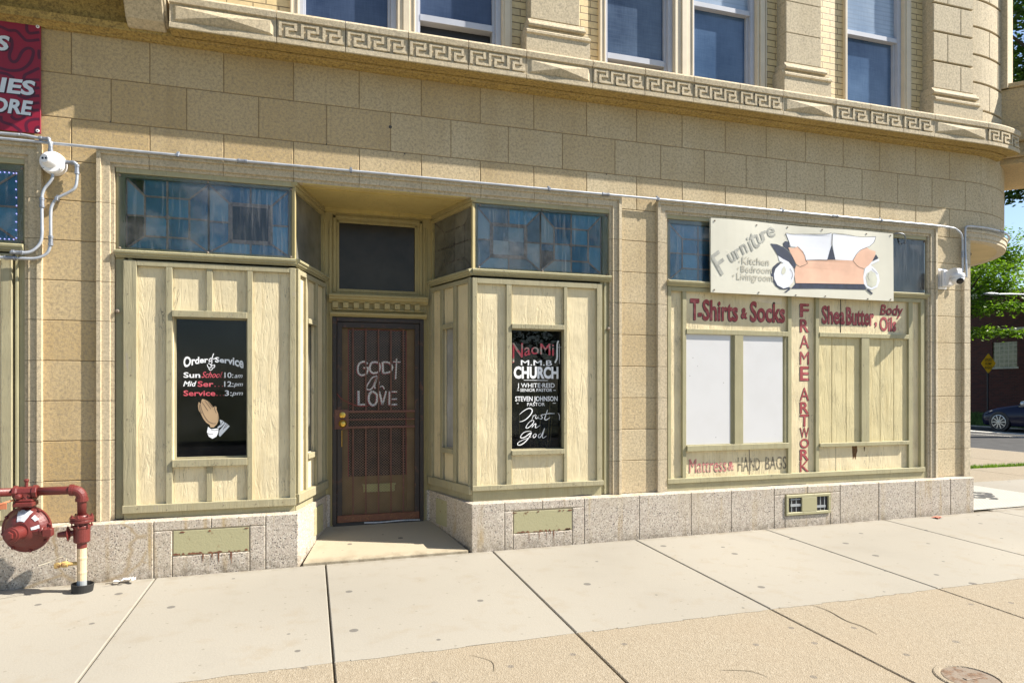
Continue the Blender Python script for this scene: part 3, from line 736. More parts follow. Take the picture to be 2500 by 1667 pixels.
# mortar also closes the third opening; a black sheet paints its darkness
finish('base_mortar', gm, flat('pale_mortar', (.36, .295, .20), .9), BLD)
def vent_plate(x0, x1, z0, z1, T=None, y=-.137, sag=0.):
    mb = MB(T); n = 8
    mb.add([(x0, y, z0), (x1, y, z0 + sag), (x1, y, z1 + sag), (x0, y, z1), (x0, y + .02, z0), (x1, y + .02, z0 + sag), (x1, y + .02, z1 + sag), (x0, y + .02, z1)],
           [(0, 1, 2, 3), (0, 4, 5, 1), (1, 5, 6, 2), (2, 6, 7, 3), (3, 7, 4, 0)])
    return finish('vent_cover', mb, M['ventpaint'], BLD, bevel=.002)
vent_plate(-1.066, -.494, .164, .362); vent_plate(1.842, 2.428, .157, .358)
rs = random.Random(14)
def rust_edge(x0, x1, z0, z1):
    mb = MB()
    for i in range(26):
        x = x0 + (x1 - x0) * rs.random(); w = rs.uniform(.006, .028); h = rs.uniform(.004, .016); y = -.1395 - .0002 * (i % 5)
        zb = z0 if rs.random() < .8 else z1 - h
        mb.poly([(x - w, zb), (x - w * .4, zb - .003), (x + w * .5, zb - .002), (x + w, zb + .002), (x + w * .6, zb + h * .7), (x, zb + h), (x - w * .7, zb + h * .6)], y)
    for i in range(5):
        x = x0 + (x1 - x0) * rs.random(); w = rs.uniform(.003, .007); l = rs.uniform(.03, .12)
        mb.poly([(x - w, z0), (x + w, z0), (x + w * .6, z0 - l * .6), (x, z0 - l), (x - w * .6, z0 - l * .5)], -.1425 - .0002 * i)
    finish('rust_stain', mb, M['gate_rust'], BLD)
rust_edge(-1.06, -.50, .168, .36); rust_edge(1.85, 2.42, .161, .356)
vf = MB(); x0, x1, z0, z1 = 4.912, 5.50, .15, .37
for b in ((x0, x1, z1 - .032, z1), (x0, x1, z0, z0 + .032), (x0, x0 + .032, z0 + .032, z1 - .032), (x1 - .032, x1, z0 + .032, z1 - .032), (5.115, 5.315, z0 + .032, z1 - .032)):
    vf.box(b[0], b[1], -.155, -.12, b[2], b[3])
vg = finish('vent_grille', vf, M['ventpaint'], BLD, bevel=.004)
d = MB(); d.box(x0 + .02, x1 - .02, -.1345, -.134, z0 + .02, z1 - .02); finish('vent_painted_dark', d, M['black'], vg)  # black sheet over the mortar paints the darkness inside the vent
d = MB()
for q in (4.985, 5.045, 5.365, 5.42): d.box(q, q + .008, -.142, -.136, z0 + .03, z1 - .03)
d.box(4.975, 5.11, -.146, -.138, .243, .27); d.box(5.32, 5.435, -.146, -.138, .215, .24); d.box(4.975, 5.10, -.146, -.138, .315, .325)
finish('grille_bar', d, M['grey_paint'], vg)
# traced brush strokes, metres in the x,z plane of their own pane or board
TRUST=[([(1.959,1.27),(1.993,1.298),(2.045,1.327),(2.079,1.324),(2.09,1.301),(2.071,1.265),(2.028,1.224),(1.989,1.204),(1.959,1.199)],0.011),([(2.088,1.222),(2.102,1.26),(2.097,1.248),(2.125,1.268)],0.008),([(2.133,1.264),(2.123,1.238),(2.133,1.228),(2.151,1.241),(2.161,1.264),(2.152,1.232),(2.165,1.231)],0.008),([(2.201,1.27),(2.18,1.257),(2.194,1.242),(2.186,1.224),(2.165,1.227)],0.008),([(2.25,1.312),(2.229,1.254),(2.219,1.223),(2.236,1.213),(2.276,1.237)],0.01),([(2.194,1.262),(2.254,1.275),(2.325,1.275)],0.007),([(2.084,1.214),(2.049,1.183),(2.024,1.142),(2.045,1.137),(2.079,1.162),(2.107,1.197),(2.095,1.213),(2.075,1.199)],0.008),([(2.099,1.178),(2.086,1.14),(2.111,1.171),(2.128,1.175),(2.121,1.142),(2.137,1.139),(2.171,1.161)],0.008),([(2.079,1.104),(2.045,1.105),(2.002,1.092),(1.971,1.058),(1.978,1.04),(2.019,1.051),(2.079,1.091),(2.055,1.043),(2.01,0.995),(1.967,0.972),(1.94,0.976),(1.947,0.997),(1.998,1.022),(2.079,1.05)],0.01),([(2.116,1.078),(2.099,1.061),(2.104,1.041),(2.125,1.05),(2.13,1.073),(2.116,1.078)],0.008),([(2.18,1.08),(2.156,1.066),(2.154,1.043),(2.179,1.049),(2.219,1.131),(2.196,1.057),(2.203,1.035),(2.238,1.054)],0.008),([(2.36,1.278),(2.376,1.253),(2.374,1.207)],0.006)]
CROSS=[([(2.366,1.997),(2.353,1.964),(2.351,1.893),(2.35,1.826),(2.329,1.778)],0.016),([(2.375,1.968),(2.375,1.768)],0.005),([(2.344,1.932),(2.398,1.933)],0.004),([(2.002,1.605),(2.254,1.602)],0.005)]
HAND=[(-0.876,1.437),(-0.854,1.429),(-0.825,1.412),(-0.791,1.364),(-0.777,1.377),(-0.764,1.364),(-0.766,1.346),(-0.751,1.307),(-0.746,1.275),(-0.752,1.243),(-0.764,1.219),(-0.788,1.193),(-0.814,1.195),(-0.819,1.216),(-0.847,1.236),(-0.869,1.268),(-0.891,1.317),(-0.905,1.341),(-0.911,1.381),(-0.904,1.413),(-0.891,1.393),(-0.883,1.425)]
HANDL=[([(-0.882,1.414),(-0.861,1.381),(-0.832,1.335)],0.0035),([(-0.857,1.422),(-0.832,1.384),(-0.81,1.351)],0.0035),([(-0.832,1.414),(-0.81,1.38),(-0.795,1.362)],0.0035),([(-0.892,1.393),(-0.883,1.349),(-0.861,1.292),(-0.832,1.248),(-0.795,1.227),(-0.769,1.227)],0.0035),([(-0.777,1.376),(-0.78,1.348),(-0.766,1.315)],0.0035),([(-0.901,1.393),(-0.894,1.341),(-0.882,1.313)],0.0035)]
CUFF=[[(-0.832,1.2),(-0.841,1.152),(-0.826,1.115),(-0.797,1.097),(-0.767,1.114),(-0.751,1.15),(-0.749,1.186),(-0.777,1.182),(-0.81,1.179)],[(-0.76,1.193),(-0.734,1.218),(-0.74,1.26),(-0.712,1.248),(-0.699,1.23),(-0.727,1.198),(-0.748,1.186)],[(-0.694,1.234),(-0.661,1.201),(-0.699,1.157),(-0.739,1.112),(-0.748,1.128),(-0.742,1.168),(-0.717,1.198)]]
CUFFL=[([(-0.838,1.148),(-0.817,1.135),(-0.791,1.139)],0.0035),([(-0.81,1.175),(-0.78,1.167),(-0.752,1.174)],0.0035),([(-0.685,1.225),(-0.714,1.173)],0.0035),([(-0.675,1.213),(-0.702,1.185)],0.0035),([(-0.712,1.246),(-0.736,1.21)],0.0035)]
KNOT=[([(-0.838,1.73),(-0.832,1.709),(-0.817,1.702),(-0.806,1.714),(-0.817,1.734),(-0.832,1.74)],0.006),([(-0.81,1.734),(-0.795,1.722),(-0.78,1.726),(-0.784,1.706),(-0.803,1.702)],0.006),([(-0.828,1.697),(-0.814,1.682),(-0.795,1.694)],0.006)]
OF=[([(-0.81,1.786),(-0.823,1.77),(-0.822,1.754),(-0.808,1.762),(-0.805,1.782),(-0.81,1.786)],0.007),([(-0.788,1.824),(-0.799,1.79),(-0.803,1.738)],0.007),([(-0.811,1.774),(-0.777,1.782)],0.007)]
SOFA={'white':[[(4.971,3.218),(5.051,3.212),(5.189,3.223),(5.376,3.226),(5.494,3.244),(5.575,3.257),(5.585,3.191),(5.578,3.121),(5.554,3.053),(5.524,2.957),(5.238,2.936),(5.224,2.976),(5.195,3.032),(5.143,3.072),(5.028,3.074),(5.008,3.144)],[(5.592,3.256),(5.686,3.249),(5.807,3.255),(5.917,3.245),(6.028,3.242),(6.215,3.263),(6.193,3.201),(6.127,3.147),(6.071,3.129),(6.003,3.1),(5.929,3.026),(5.878,2.969),(5.635,2.963),(5.608,3.056),(5.59,3.133)],[(4.869,2.965),(4.937,2.931),(5.005,2.906),(5.057,2.852),(5.086,2.777),(5.063,2.69),(5.005,2.63),(4.937,2.61),(4.858,2.642),(4.818,2.707),(4.813,2.763),(4.835,2.821),(4.88,2.861),(4.937,2.888),(4.886,2.909)],[(6.053,2.884),(6.127,2.958),(6.203,2.992),(6.259,3.013),(6.263,2.988),(6.203,2.962),(6.14,2.931),(6.203,2.892),(6.253,2.835),(6.268,2.756),(6.234,2.684),(6.152,2.649),(6.084,2.667),(6.04,2.715),(6.028,2.784)]],'peach':[[(5.086,2.834),(5.109,2.869),(5.155,2.857),(5.213,2.874),(5.253,2.9),(5.238,2.935),(5.518,2.954),(5.635,2.96),(5.88,2.968),(5.954,2.909),(6.04,2.884),(6.03,2.784),(6.04,2.71),(5.758,2.7),(5.4,2.688),(5.097,2.676),(5.083,2.757)],[(5.005,3.063),(5.074,3.058),(5.126,3.08),(5.184,3.041),(5.218,2.985),(5.23,2.933),(5.253,2.9),(5.213,2.874),(5.155,2.859),(5.109,2.883),(5.063,2.957),(5.028,3.012)],[(6.084,3.13),(6.127,3.107),(6.209,3.092),(6.205,3.052),(6.165,2.985),(6.109,2.927),(6.04,2.884),(5.954,2.907),(5.88,2.968),(5.929,3.036),(6.003,3.1)]],'navy':[[(5.034,2.612),(5.099,2.676),(5.4,2.688),(5.758,2.7),(6.047,2.708),(6.08,2.647),(5.758,2.638),(5.4,2.628)],[(4.773,3.091),(4.858,3.089),(4.937,3.064),(5.005,3.02),(5.063,2.957),(5.103,2.873),(5.088,2.834),(5.057,2.856),(5.005,2.906),(4.937,2.931),(4.869,2.965)],[(4.943,3.073),(4.937,3.106),(4.965,3.13),(5.005,3.125),(5.028,3.069),(5.005,3.062),(5.017,3.021)],[(4.92,2.901),(4.858,2.884),(4.801,2.838),(4.773,2.771),(4.79,2.696),(4.835,2.632),(4.892,2.601),(4.96,2.599),(5.04,2.622),(5.005,2.63),(4.937,2.61),(4.858,2.642),(4.818,2.707),(4.813,2.763),(4.835,2.821),(4.88,2.861)],[(5.578,3.121),(5.602,3.056),(5.632,2.964),(5.524,2.958),(5.554,3.053)],[(6.215,3.058),(6.25,3.015),(6.177,2.983),(6.165,2.985)],[(5.005,2.611),(5.034,2.61),(4.971,2.567),(4.943,2.568)],[(6.071,2.649),(6.109,2.651),(6.172,2.607),(6.15,2.599)],[(4.844,2.727),(4.852,2.774),(4.892,2.814),(4.909,2.768),(4.88,2.755),(4.863,2.732)]],'pale':[[(4.909,2.777),(4.92,2.825),(4.948,2.855),(4.969,2.818),(4.96,2.78),(4.931,2.759)],[(6.065,2.786),(6.084,2.836),(6.14,2.869),(6.203,2.842),(6.234,2.774),(6.215,2.703),(6.152,2.675),(6.09,2.698)]],'line':[([(4.971,3.218),(5.097,3.212),(5.329,3.228),(5.483,3.238),(5.572,3.257)],0.004),([(5.585,3.258),(5.58,3.191),(5.575,3.123)],0.004),([(5.592,3.254),(5.758,3.256),(5.979,3.242),(6.215,3.263)],0.004),([(4.971,3.218),(5.005,3.144),(5.034,3.074)],0.004),([(5.126,3.08),(5.213,2.994),(5.23,2.933),(5.253,2.9),(5.155,2.859)],0.004),([(5.238,2.935),(5.4,2.949),(5.53,2.954)],0.004),([(5.88,2.969),(5.966,3.078),(6.084,3.13)],0.004),([(6.215,3.263),(6.19,3.201),(6.127,3.147)],0.004),([(5.022,2.831),(5.057,2.775),(5.04,2.717)],0.004),([(6.109,2.838),(6.096,2.797),(6.115,2.758)],0.004),([(6.152,2.89),(6.234,2.834)],0.004),([(5.88,2.968),(5.954,2.907),(6.04,2.884)],0.004)]}
BANNER=[([(-2.412,4.316),(-2.33,4.336),(-2.286,4.33),(-2.248,4.316),(-2.203,4.32),(-2.178,4.304),(-2.153,4.275),(-2.12,4.254),(-2.036,4.274)],0.022),([(-2.036,4.333),(-2.08,4.32),(-2.108,4.315),(-2.125,4.339),(-2.125,4.385)],0.022),([(-2.253,4.267),(-2.228,4.244),(-2.225,4.186),(-2.242,4.125),(-2.234,4.087),(-2.212,4.074),(-2.187,4.094),(-2.159,4.157),(-2.136,4.186),(-2.108,4.197),(-2.083,4.181),(-2.086,4.135),(-2.103,4.086),(-2.136,4.042),(-2.181,4.013),(-2.248,4.004),(-2.325,4.016),(-2.412,4.016)],0.022),([(-2.036,4.05),(-2.063,4.036),(-2.103,4.007),(-2.136,3.983),(-2.145,3.956),(-2.131,3.945),(-2.036,3.957)],0.022),([(-2.385,3.988),(-2.314,3.978),(-2.259,3.973),(-2.209,3.947)],0.022),([(-2.036,3.895),(-2.069,3.887),(-2.136,3.875)],0.022),([(-2.036,3.832),(-2.092,3.822),(-2.136,3.803),(-2.187,3.819)],0.022),([(-2.036,3.776),(-2.08,3.767),(-2.12,3.749)],0.022),([(-2.036,3.719),(-2.092,3.71)],0.022),([(-2.231,3.651),(-2.203,3.628),(-2.164,3.636),(-2.136,3.662)],0.022),([(-2.297,3.643),(-2.292,3.604),(-2.259,3.589),(-2.22,3.58),(-2.175,3.546),(-2.159,3.522)],0.022),([(-2.036,3.648),(-2.08,3.642),(-2.114,3.625),(-2.131,3.591),(-2.12,3.539)],0.022),([(-2.036,3.588),(-2.058,3.579),(-2.066,3.558),(-2.063,3.532)],0.022),([(-2.036,4.195),(-2.045,4.16),(-2.036,4.122)],0.022),([(-2.385,3.723),(-2.346,3.663),(-2.357,3.597),(-2.39,3.548)],0.022),([(-2.325,4.262),(-2.363,4.224),(-2.363,4.159),(-2.325,4.126)],0.022),([(-2.439,3.877),(-2.385,3.845),(-2.368,3.796)],0.022)]
GOD=[([(0.569,1.776),(0.551,1.794),(0.52,1.798),(0.484,1.775),(0.471,1.725),(0.48,1.679),(0.515,1.659),(0.556,1.675),(0.571,1.712),(0.571,1.739),(0.529,1.736)],0.011),([(0.646,1.798),(0.61,1.786),(0.592,1.74),(0.605,1.694),(0.641,1.682),(0.682,1.699),(0.696,1.745),(0.682,1.786),(0.646,1.798)],0.012),([(0.723,1.799),(0.728,1.683)],0.013),([(0.723,1.797),(0.787,1.792),(0.824,1.746),(0.796,1.695),(0.728,1.683)],0.011),([(0.868,1.835),(0.865,1.765),(0.857,1.621)],0.008),([(0.833,1.802),(0.911,1.799)],0.007),([(0.669,1.655),(0.614,1.63),(0.56,1.542),(0.565,1.515),(0.614,1.524),(0.669,1.644),(0.641,1.551),(0.65,1.524)],0.008),([(0.691,1.593),(0.682,1.551)],0.007),([(0.696,1.538),(0.723,1.547),(0.741,1.515)],0.006),([(0.478,1.501),(0.48,1.352)],0.014),([(0.48,1.355),(0.56,1.359)],0.012),([(0.619,1.494),(0.587,1.46),(0.585,1.386),(0.623,1.349),(0.659,1.376),(0.664,1.459),(0.619,1.494)],0.013),([(0.687,1.492),(0.723,1.353)],0.012),([(0.76,1.496),(0.723,1.353)],0.01),([(0.796,1.491),(0.792,1.352)],0.012),([(0.796,1.489),(0.872,1.488)],0.008),([(0.796,1.411),(0.872,1.412)],0.008),([(0.796,1.354),(0.873,1.356)],0.01)]
# ---------------------------------------------------------------- shop fronts
def boards(name, mat, rects, y0, y1, T=None, parent=BLD, bevel=.003, label=None):
    mb = MB(T)
    for r in rects: mb.box(r[0], r[1], r[4] if len(r) > 4 else y0, y1, r[2], r[3])
    o = finish(name, mb, M[mat], parent, bevel=bevel)
    if label: o['label'] = label
    return o
def battens(name, mat, rects, y0, y1, T=None, parent=BLD, bevel=.003):
    for r in rects: boards(name, mat, [r], y0, y1, T, parent, bevel)
def with_hole(x0, x1, z0, z1, a0, a1, b0, b1):
    return [(x0, a0, z0, z1), (a1, x1, z0, z1), (a0, a1, z0, b0), (a0, a1, b1, z1)]
def letters(name, mat, fill, parent, y=None):
    mb = MB(); fill(mb); return finish(name, mb, M[mat], parent)

def lead_unit(mb, x0, x1, z0, z1, ix0, ix1, iz0, iz1, y, thick=False, w=.013):
    cx, cz = (ix0 + ix1) / 2, (iz0 + iz1) / 2; W2 = .034 if thick else w
    for a, b in (((ix0, iz0), (ix1, iz0)), ((ix0, iz1), (ix1, iz1)), ((ix0, iz0), (ix0, iz1)), ((ix1, iz0), (ix1, iz1))): mb.ribbon([a, b], W2, y - (.004 if thick else 0), smooth=False)
    L = [((cx, z0), (cx, iz0)), ((cx, iz1), (cx, z1)), ((x0, cz), (ix0, cz)), ((ix1, cz), (x1, cz)), ((x0, z0), (ix0, iz0)), ((x1, z0), (ix1, iz0)), ((x0, z1), (ix0, iz1)), ((x1, z1), (ix1, iz1)), ((x1, z0), (x1, z1)), ((x0, z0), (x0, z1))]
    for a, b in L: mb.ribbon([a, b], w, y - .0005, smooth=False)
    if not thick:
        mb.ribbon([(cx, iz0), (cx, iz1)], w, y - .001, smooth=False); mb.ribbon([(ix0, cz), (ix1, cz)], w, y - .0012, smooth=False)
        mb.lathe([(0, .022), (.004, .018)], (cx, y, cz), (0, -1, 0), 8)
def cells(x0, x1, z0, z1, ix0, ix1, iz0, iz1, skip_inner, r, lo, hi):
    mb = MB(); cx, cz = (ix0 + ix1) / 2, (iz0 + iz1) / 2
    A = [[(x0, z0), (cx, z0), (cx, iz0), (ix0, iz0)], [(cx, z0), (x1, z0), (ix1, iz0), (cx, iz0)], [(x1, z0), (x1, cz), (ix1, cz), (ix1, iz0)], [(x1, cz), (x1, z1), (ix1, iz1), (ix1, cz)],
         [(x1, z1), (cx, z1), (cx, iz1), (ix1, iz1)], [(cx, z1), (x0, z1), (ix0, iz1), (cx, iz1)], [(x0, z1), (x0, cz), (ix0, cz), (ix0, iz1)], [(x0, cz), (x0, z0), (ix0, iz0), (ix0, cz)]]
    B = [[(ix0, iz0), (cx, iz0), (cx, cz), (ix0, cz)], [(cx, iz0), (ix1, iz0), (ix1, cz), (cx, cz)], [(cx, cz), (ix1, cz), (ix1, iz1), (cx, iz1)], [(ix0, cz), (cx, cz), (cx, iz1), (ix0, iz1)]]
    for k, q in enumerate(A + B): mb.add([(a, .0515 + (.0006 if k % 2 else 0), b) for a, b in q], [(0, 1, 2, 3)], r.uniform(lo, hi) if k not in (4, 5) else r.uniform(lo, hi) * .6)
    return mb
rc = random.Random(8)
def transom(x0, x1, z0, z1, fx0, fx1, ftop, units, plates, screws, fbot=2.66, sheet=None, tones=((.2, .6),)):
    fr = MB(); y = .016
    fr.box(fx0, x0, y, .09, fbot, z1); fr.box(x1, fx1, y, .09, fbot, z1); fr.box(fx0, fx1, y, .09, z1, 3.29); fr.box(x0, x1, y, .09, fbot, z0)
    fr.box(fx0, fx1, .0, .09, 3.29, ftop)
    w = finish('transom_window', fr, M['sage_smooth'], BLD, bevel=.003)
    for p in plates:
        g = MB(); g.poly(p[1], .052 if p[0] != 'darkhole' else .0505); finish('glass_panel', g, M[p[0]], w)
    c = MB()
    for k_, u in enumerate(units):
        lead_unit(c, *u[:8], .046, u[8], .016); finish('glass_panel', cells(*u[:8], u[8], rc, *tones[k_ % len(tones)]), M['leadcells'], w)
    finish('lead_came', c, M['came'], w)
    a, b = sheet or (fx0 + .02, fx1 - .015)
    s = MB(); s.box(a, b, .010, .0125, fbot + .008, 3.284); finish('acrylic_sheet', s, M['plexi'], w)
    k = MB()
    for (qx, qz) in screws: k.lathe([(0, .011), (.006, .010), (.009, .004)], (qx, .0095, qz), (0, -1, 0), 8)
    finish('screw_head', k, M['iron'], w)
    return w
def rect(a, b, c, d): return [(a, c), (b, c), (b, d), (a, d)]
transom(-1.45, -.178, 2.685, 3.262, -1.517, -.127, 3.335,
        [(-1.45, -.826, 2.685, 3.262, -1.313, -.977, 2.792, 3.124, False), (-.826, -.178, 2.685, 3.262, -.655, -.33, 2.79, 3.11, True)],
        [('leadglass', rect(-1.46, -.16, 2.68, 3.27)), ('darkhole', rect(-.64, -.345, 2.80, 3.10)), ('leadglass_grey', [(-1.46, 2.68), (-1.31, 2.79), (-1.31, 3.124), (-.826, 3.27), (-1.46, 3.27)][0:0] or rect(-1.447, -1.32, 2.69, 3.26))],
        [(-1.49, 3.27), (-.828, 3.275), (-.16, 3.27), (-1.49, 2.675), (-.828, 2.675), (-.16, 2.675)], tones=((.12, .62), (.45, .72)))
transom(1.532, 2.825, 2.68, 3.262, 1.48, 2.90, 3.335,
        [(1.532, 2.173, 2.68, 3.262, 1.672, 2.018, 2.80, 3.105, True), (2.173, 2.825, 2.68, 3.262, 2.316, 2.682, 2.795, 3.115, False)],
        [('leadglass_grey', rect(1.52, 2.17, 2.67, 3.27)), ('leadglass', rect(2.17, 2.84, 2.67, 3.27)), ('darkhole', [(2.18, 2.70), (2.31, 2.80), (2.31, 2.885), (2.18, 2.885)])],
        [(1.55, 3.27), (2.18, 3.275), (2.87, 3.27), (1.54, 2.675), (2.18, 2.672), (2.87, 2.675)], tones=((.6, 1.), (.42, .85)))
us = [(3.6, 4.3), (4.3, 5.0), (5.0, 5.6), (5.6, 6.28), (6.28, 6.98)]
transom(3.6, 6.985, 2.66, 3.25, 3.545, 7.045, 3.335,
        [(a, b, 2.66, 3.25, a + .16, b - .16, 2.79, 3.10, False) for a, b in us],
        [('leadglass', rect(3.59, 6.99, 2.65, 3.26)), ('darkhole', rect(6.44, 6.63, 2.965, 3.10))],
        [(3.57, 3.27), (7.02, 3.27), (3.57, 2.655), (7.02, 2.655)], fbot=2.632, tones=((.25, .6), (.3, .6), (.3, .6), (.3, .6), (.5, .75)))
transom(-4.95, -2.205, 2.69, 3.24, -5.0, -2.148, 3.335,
        [(a, a + .6875, 2.69, 3.24, a + .15, a + .54, 2.80, 3.12, False) for a in (-4.955, -4.2675, -3.58, -2.8925)], [('leadglass', rect(-4.96, -2.19, 2.68, 3.26))], [(-2.17, 3.26), (-2.17, 2.68)])
# moulded ledges under the transoms
def ledge(x0, x1, z=2.595, T=None, top=2.66):
    mb = MB(T)
    mb.sweep([(.06, z), (-.012, z), (-.02, z + .012), (-.034, z + .016), (-.036, z + .03), (-.05, z + .036), (-.052, z + .052), (-.04, z + .06), (.02, top + .004), (.06, top + .004)], [x0, x1])
    return finish('transom_ledge', mb, M['sage_smooth'], BLD)
LBASE = .46
# left bay, front face
ledge(-1.515, -.118); ledge(1.466, 2.90); ledge(3.545, 7.045, 2.588, None, 2.632); ledge(-5.0, -2.15)
PL = boards('painted_panelling', 'cream', with_hole(-1.40, -.14, .56, 2.55, -1.088, -.508, .93, 2.13), .0, .03)
battens('panel_batten', 'sage', [(-1.455, -1.358, .57, 2.575, -.030), (-1.142, -1.094, .57, 2.532), (-.514, -.472, .57, 2.532), (-.168, -.121, .57, 2.575, -.031), (-1.358, -.168, 2.532, 2.575, -.029),
      (-.835, -.789, 2.175, 2.532, -.022), (-.835, -.789, .574, .874, -.022), (-1.094, -.514, 2.122, 2.176, -.040), (-1.094, -.514, .872, .934, -.042), (-1.46, -.116, .508, .572, -.044)], -.028, .028, None, PL)
boards('shop_frame', 'sage_smooth', [(-1.52, -1.455, .46, 2.60), (-1.455, -.125, .452, .506, -.012), (-1.43, -1.40, .5, 2.6)], .012, .06)
battens('window_rebate', 'sage', [(-1.094, -1.076, .934, 2.122), (-.524, -.508, .934, 2.122), (-1.076, -.524, .934, .946), (-1.076, -.524, 2.112, 2.122)], .028, .075, None, PL, .001)
p = MB(); p.box(-1.08, -.52, .052, .056, .94, 2.118); finish('display_pane', p, M['pane'], PL)
# right bay, front face
PR = boards('painted_panelling', 'cream', with_hole(1.49, 2.76, .56, 2.55, 1.862, 2.395, .92, 2.11), .0, .03)
battens('panel_batten', 'sage', [(1.466, 1.512, .57, 2.572, -.031), (1.801, 1.853, .60, 2.52), (2.392, 2.428, .60, 2.52), (2.745, 2.80, .57, 2.572, -.029), (1.512, 2.745, 2.52, 2.572, -.030),
      (1.853, 2.392, 2.100, 2.145, -.04), (1.853, 2.392, .883, .928, -.042), (1.464, 2.815, .556, .604, -.044)], -.028, .028, None, PR)
boards('shop_frame', 'sage_smooth', [(2.80, 2.895, .46, 2.60), (2.835, 2.86, .46, 2.6, -.004), (1.472, 2.80, .452, .553, -.012)], .012, .06)
battens('window_rebate', 'sage', [(1.853, 1.868, .928, 2.1), (2.398, 2.45, .928, 2.1, .03), (1.868, 2.40, .922, .934), (1.868, 2.40, 2.092, 2.104)], .028, .11, None, PR, .001)
p = MB(); p.box(1.862, 2.40, .056, .060, .93, 2.098); finish('display_pane', p, M['pane'], PR)
# dark rooms behind the two display windows
dr = MB()
for pl in ([(-1.56, .075), (-.19, .075), (.06, .83), (.06, 1.22), (-1.56, 1.22)], [(1.53, .075), (2.93, .075), (2.93, 1.22), (1.31, 1.22), (1.31, .83)]):
    for z0, z1 in ((.86, .90), (2.2, 2.24)): dr.prism(pl, z0, z1)
    x0, x1 = min(p[0] for p in pl), max(p[0] for p in pl); dr.box(x0, x1, 1.18, 1.24, .3, 3.4)
dr.box(-1.58, -1.53, .07, 1.2, .3, 3.4); dr.box(2.90, 2.94, .07, 1.2, .3, 3.4)
finish('display_interior', dr, M['interior'], BLD)
# angled sides of the entrance recess
LA, LB_ = Vector((-.125, 0)), Vector((.142, .83)); RA, RB = Vector((1.473, 0)), Vector((1.222, .83))
def side_T(A, B, sgn):
    u = (B - A).normalized(); nn = Vector((u.y, -u.x)) * sgn          # nn points into the recess
    return lambda x, d, z: (A.x + u.x * x - nn.x * d, A.y + u.y * x - nn.y * d, z)
for A, B, sg in ((LA, LB_, 1), (RA, RB, -1)):
    T = side_T(A, B, sg); L = (B - A).length
    if sg == 1: s_ = dict(c=.055, b0=.235, b1=.285, d0=.535, d1=.585, e=.80)
    else: s_ = dict(c=.04, b0=.285, b1=.345, d0=.565, d1=.62, e=.80)
    pn = boards('side_panelling', 'cream', with_hole(.02, L - .02, .56, 2.55, s_['b1'] + .004, s_['d0'] - .004, .93, 2.13), .006, .03, T)
    battens('side_batten', 'sage', [(.0, s_['c'], .57, 2.575, -.03), (s_['b0'], s_['b1'], .60, 2.53), (s_['d0'], s_['d1'], .60, 2.53), (s_['e'], L, .57, 2.575), (s_['c'], s_['e'], 2.53, 2.575, -.023),
          (s_['b1'], s_['d0'], 2.122, 2.17, -.03), (s_['b1'], s_['d0'], .875, .925, -.03), (-.004, L, .52, .60, -.04), (.0, L, .452, .52, -.01)], -.022, .02, T, pn)
    q = MB(T); q.box(s_['b1'], s_['d0'], .0315, .037, .92, 2.13); finish('side_pane', q, M['greyglass'] if sg == 1 else M['curtain'], pn)
    ledge(-.02, L, 2.595, T)
    g = MB(T); g.box(.0, L, .03, .036, 2.66, 3.30); tw = finish('side_transom', g, M['greyglass'], BLD)
    battens('transom_rail', 'olive', [(0, .03, 2.655, 3.3), (L - .03, L, 2.655, 3.3), (.03, L - .03, 3.265, 3.30)], .0, .05, T, tw)
    battens('crown_strip', 'olive', [(-.01, L, 3.30, 3.335), (-.0, L, 3.275, 3.30, -.005)], -.02, .05, T, tw)
    if sg == -1:
        c = MB(T); lead_unit(c, .03, .84, 2.66, 3.27, .2, .62, 2.80, 3.12, .029, False, .01); finish('lead_came', c, M['black_letter'], tw)
    vent_plate(.40, .66, .14, .40, (lambda TT: lambda x, y, z: TT(x, y + .137 - .048, z))(T))
# ceiling of the recess
ce = MB(); ce.prism([(-.13, -.004), (1.478, -.004), (1.25, .86), (.12, .86)], 3.335, 3.36)
cs = finish('entrance_ceiling', ce, M['ceiling'], BLD)
tr = MB(); tr.box(-.05, 1.40, .14, .155, 3.328, 3.336); tr.box(-.06, 1.41, .0, .03, 3.325, 3.336); tr.box(.13, 1.24, .775, .83, 3.30, 3.336)
finish('ceiling_strip', tr, M['ceiling'], cs)
# wall round the door
DY = .83
dw = boards('door_surround', 'olive', [(.10, .216, .1, 3.34), (1.137, 1.26, .1, 3.34), (.216, 1.137, 2.245, 2.53), (.216, 1.137, 3.21, 3.34),
     (.216, .278, 2.53, 3.21), (1.055, 1.137, 2.53, 3.21)], DY, DY + .06)
battens('surround_strip', 'olive', [(.225, .25, 2.50, 3.275), (1.10, 1.128, 2.50, 3.275), (.225, 1.128, 3.25, 3.278), (.262, .283, 2.53, 3.225, DY - .008), (1.052, 1.074, 2.53, 3.225, DY - .008), (.262, 1.074, 3.207, 3.228, DY - .008), (.262, 1.074, 2.505, 2.535, DY - .008),
     (.185, .205, .12, 3.2), (1.15, 1.165, .12, 3.2), (1.17, 1.18, .12, 3.2), (.20, .216, .12, 2.25, DY - .03), (1.137, 1.15, .12, 2.25, DY - .03)], DY - .014, DY + .01, None, dw, .002)
q = MB(); q.box(.27, 1.06, DY + .02, DY + .03, 2.52, 3.22); finish('door_transom_pane', q, M['darkglass'], dw)
hd = MB()
hd.sweep([(DY + .01, 2.395), (DY - .035, 2.395), (DY - .045, 2.41), (DY - .075, 2.425), (DY - .08, 2.445), (DY - .095, 2.45), (DY - .095, 2.468), (DY + .01, 2.475)], [.182, 1.178])
hd.box(.20, 1.16, DY - .006, DY + .01, 2.315, 2.396)
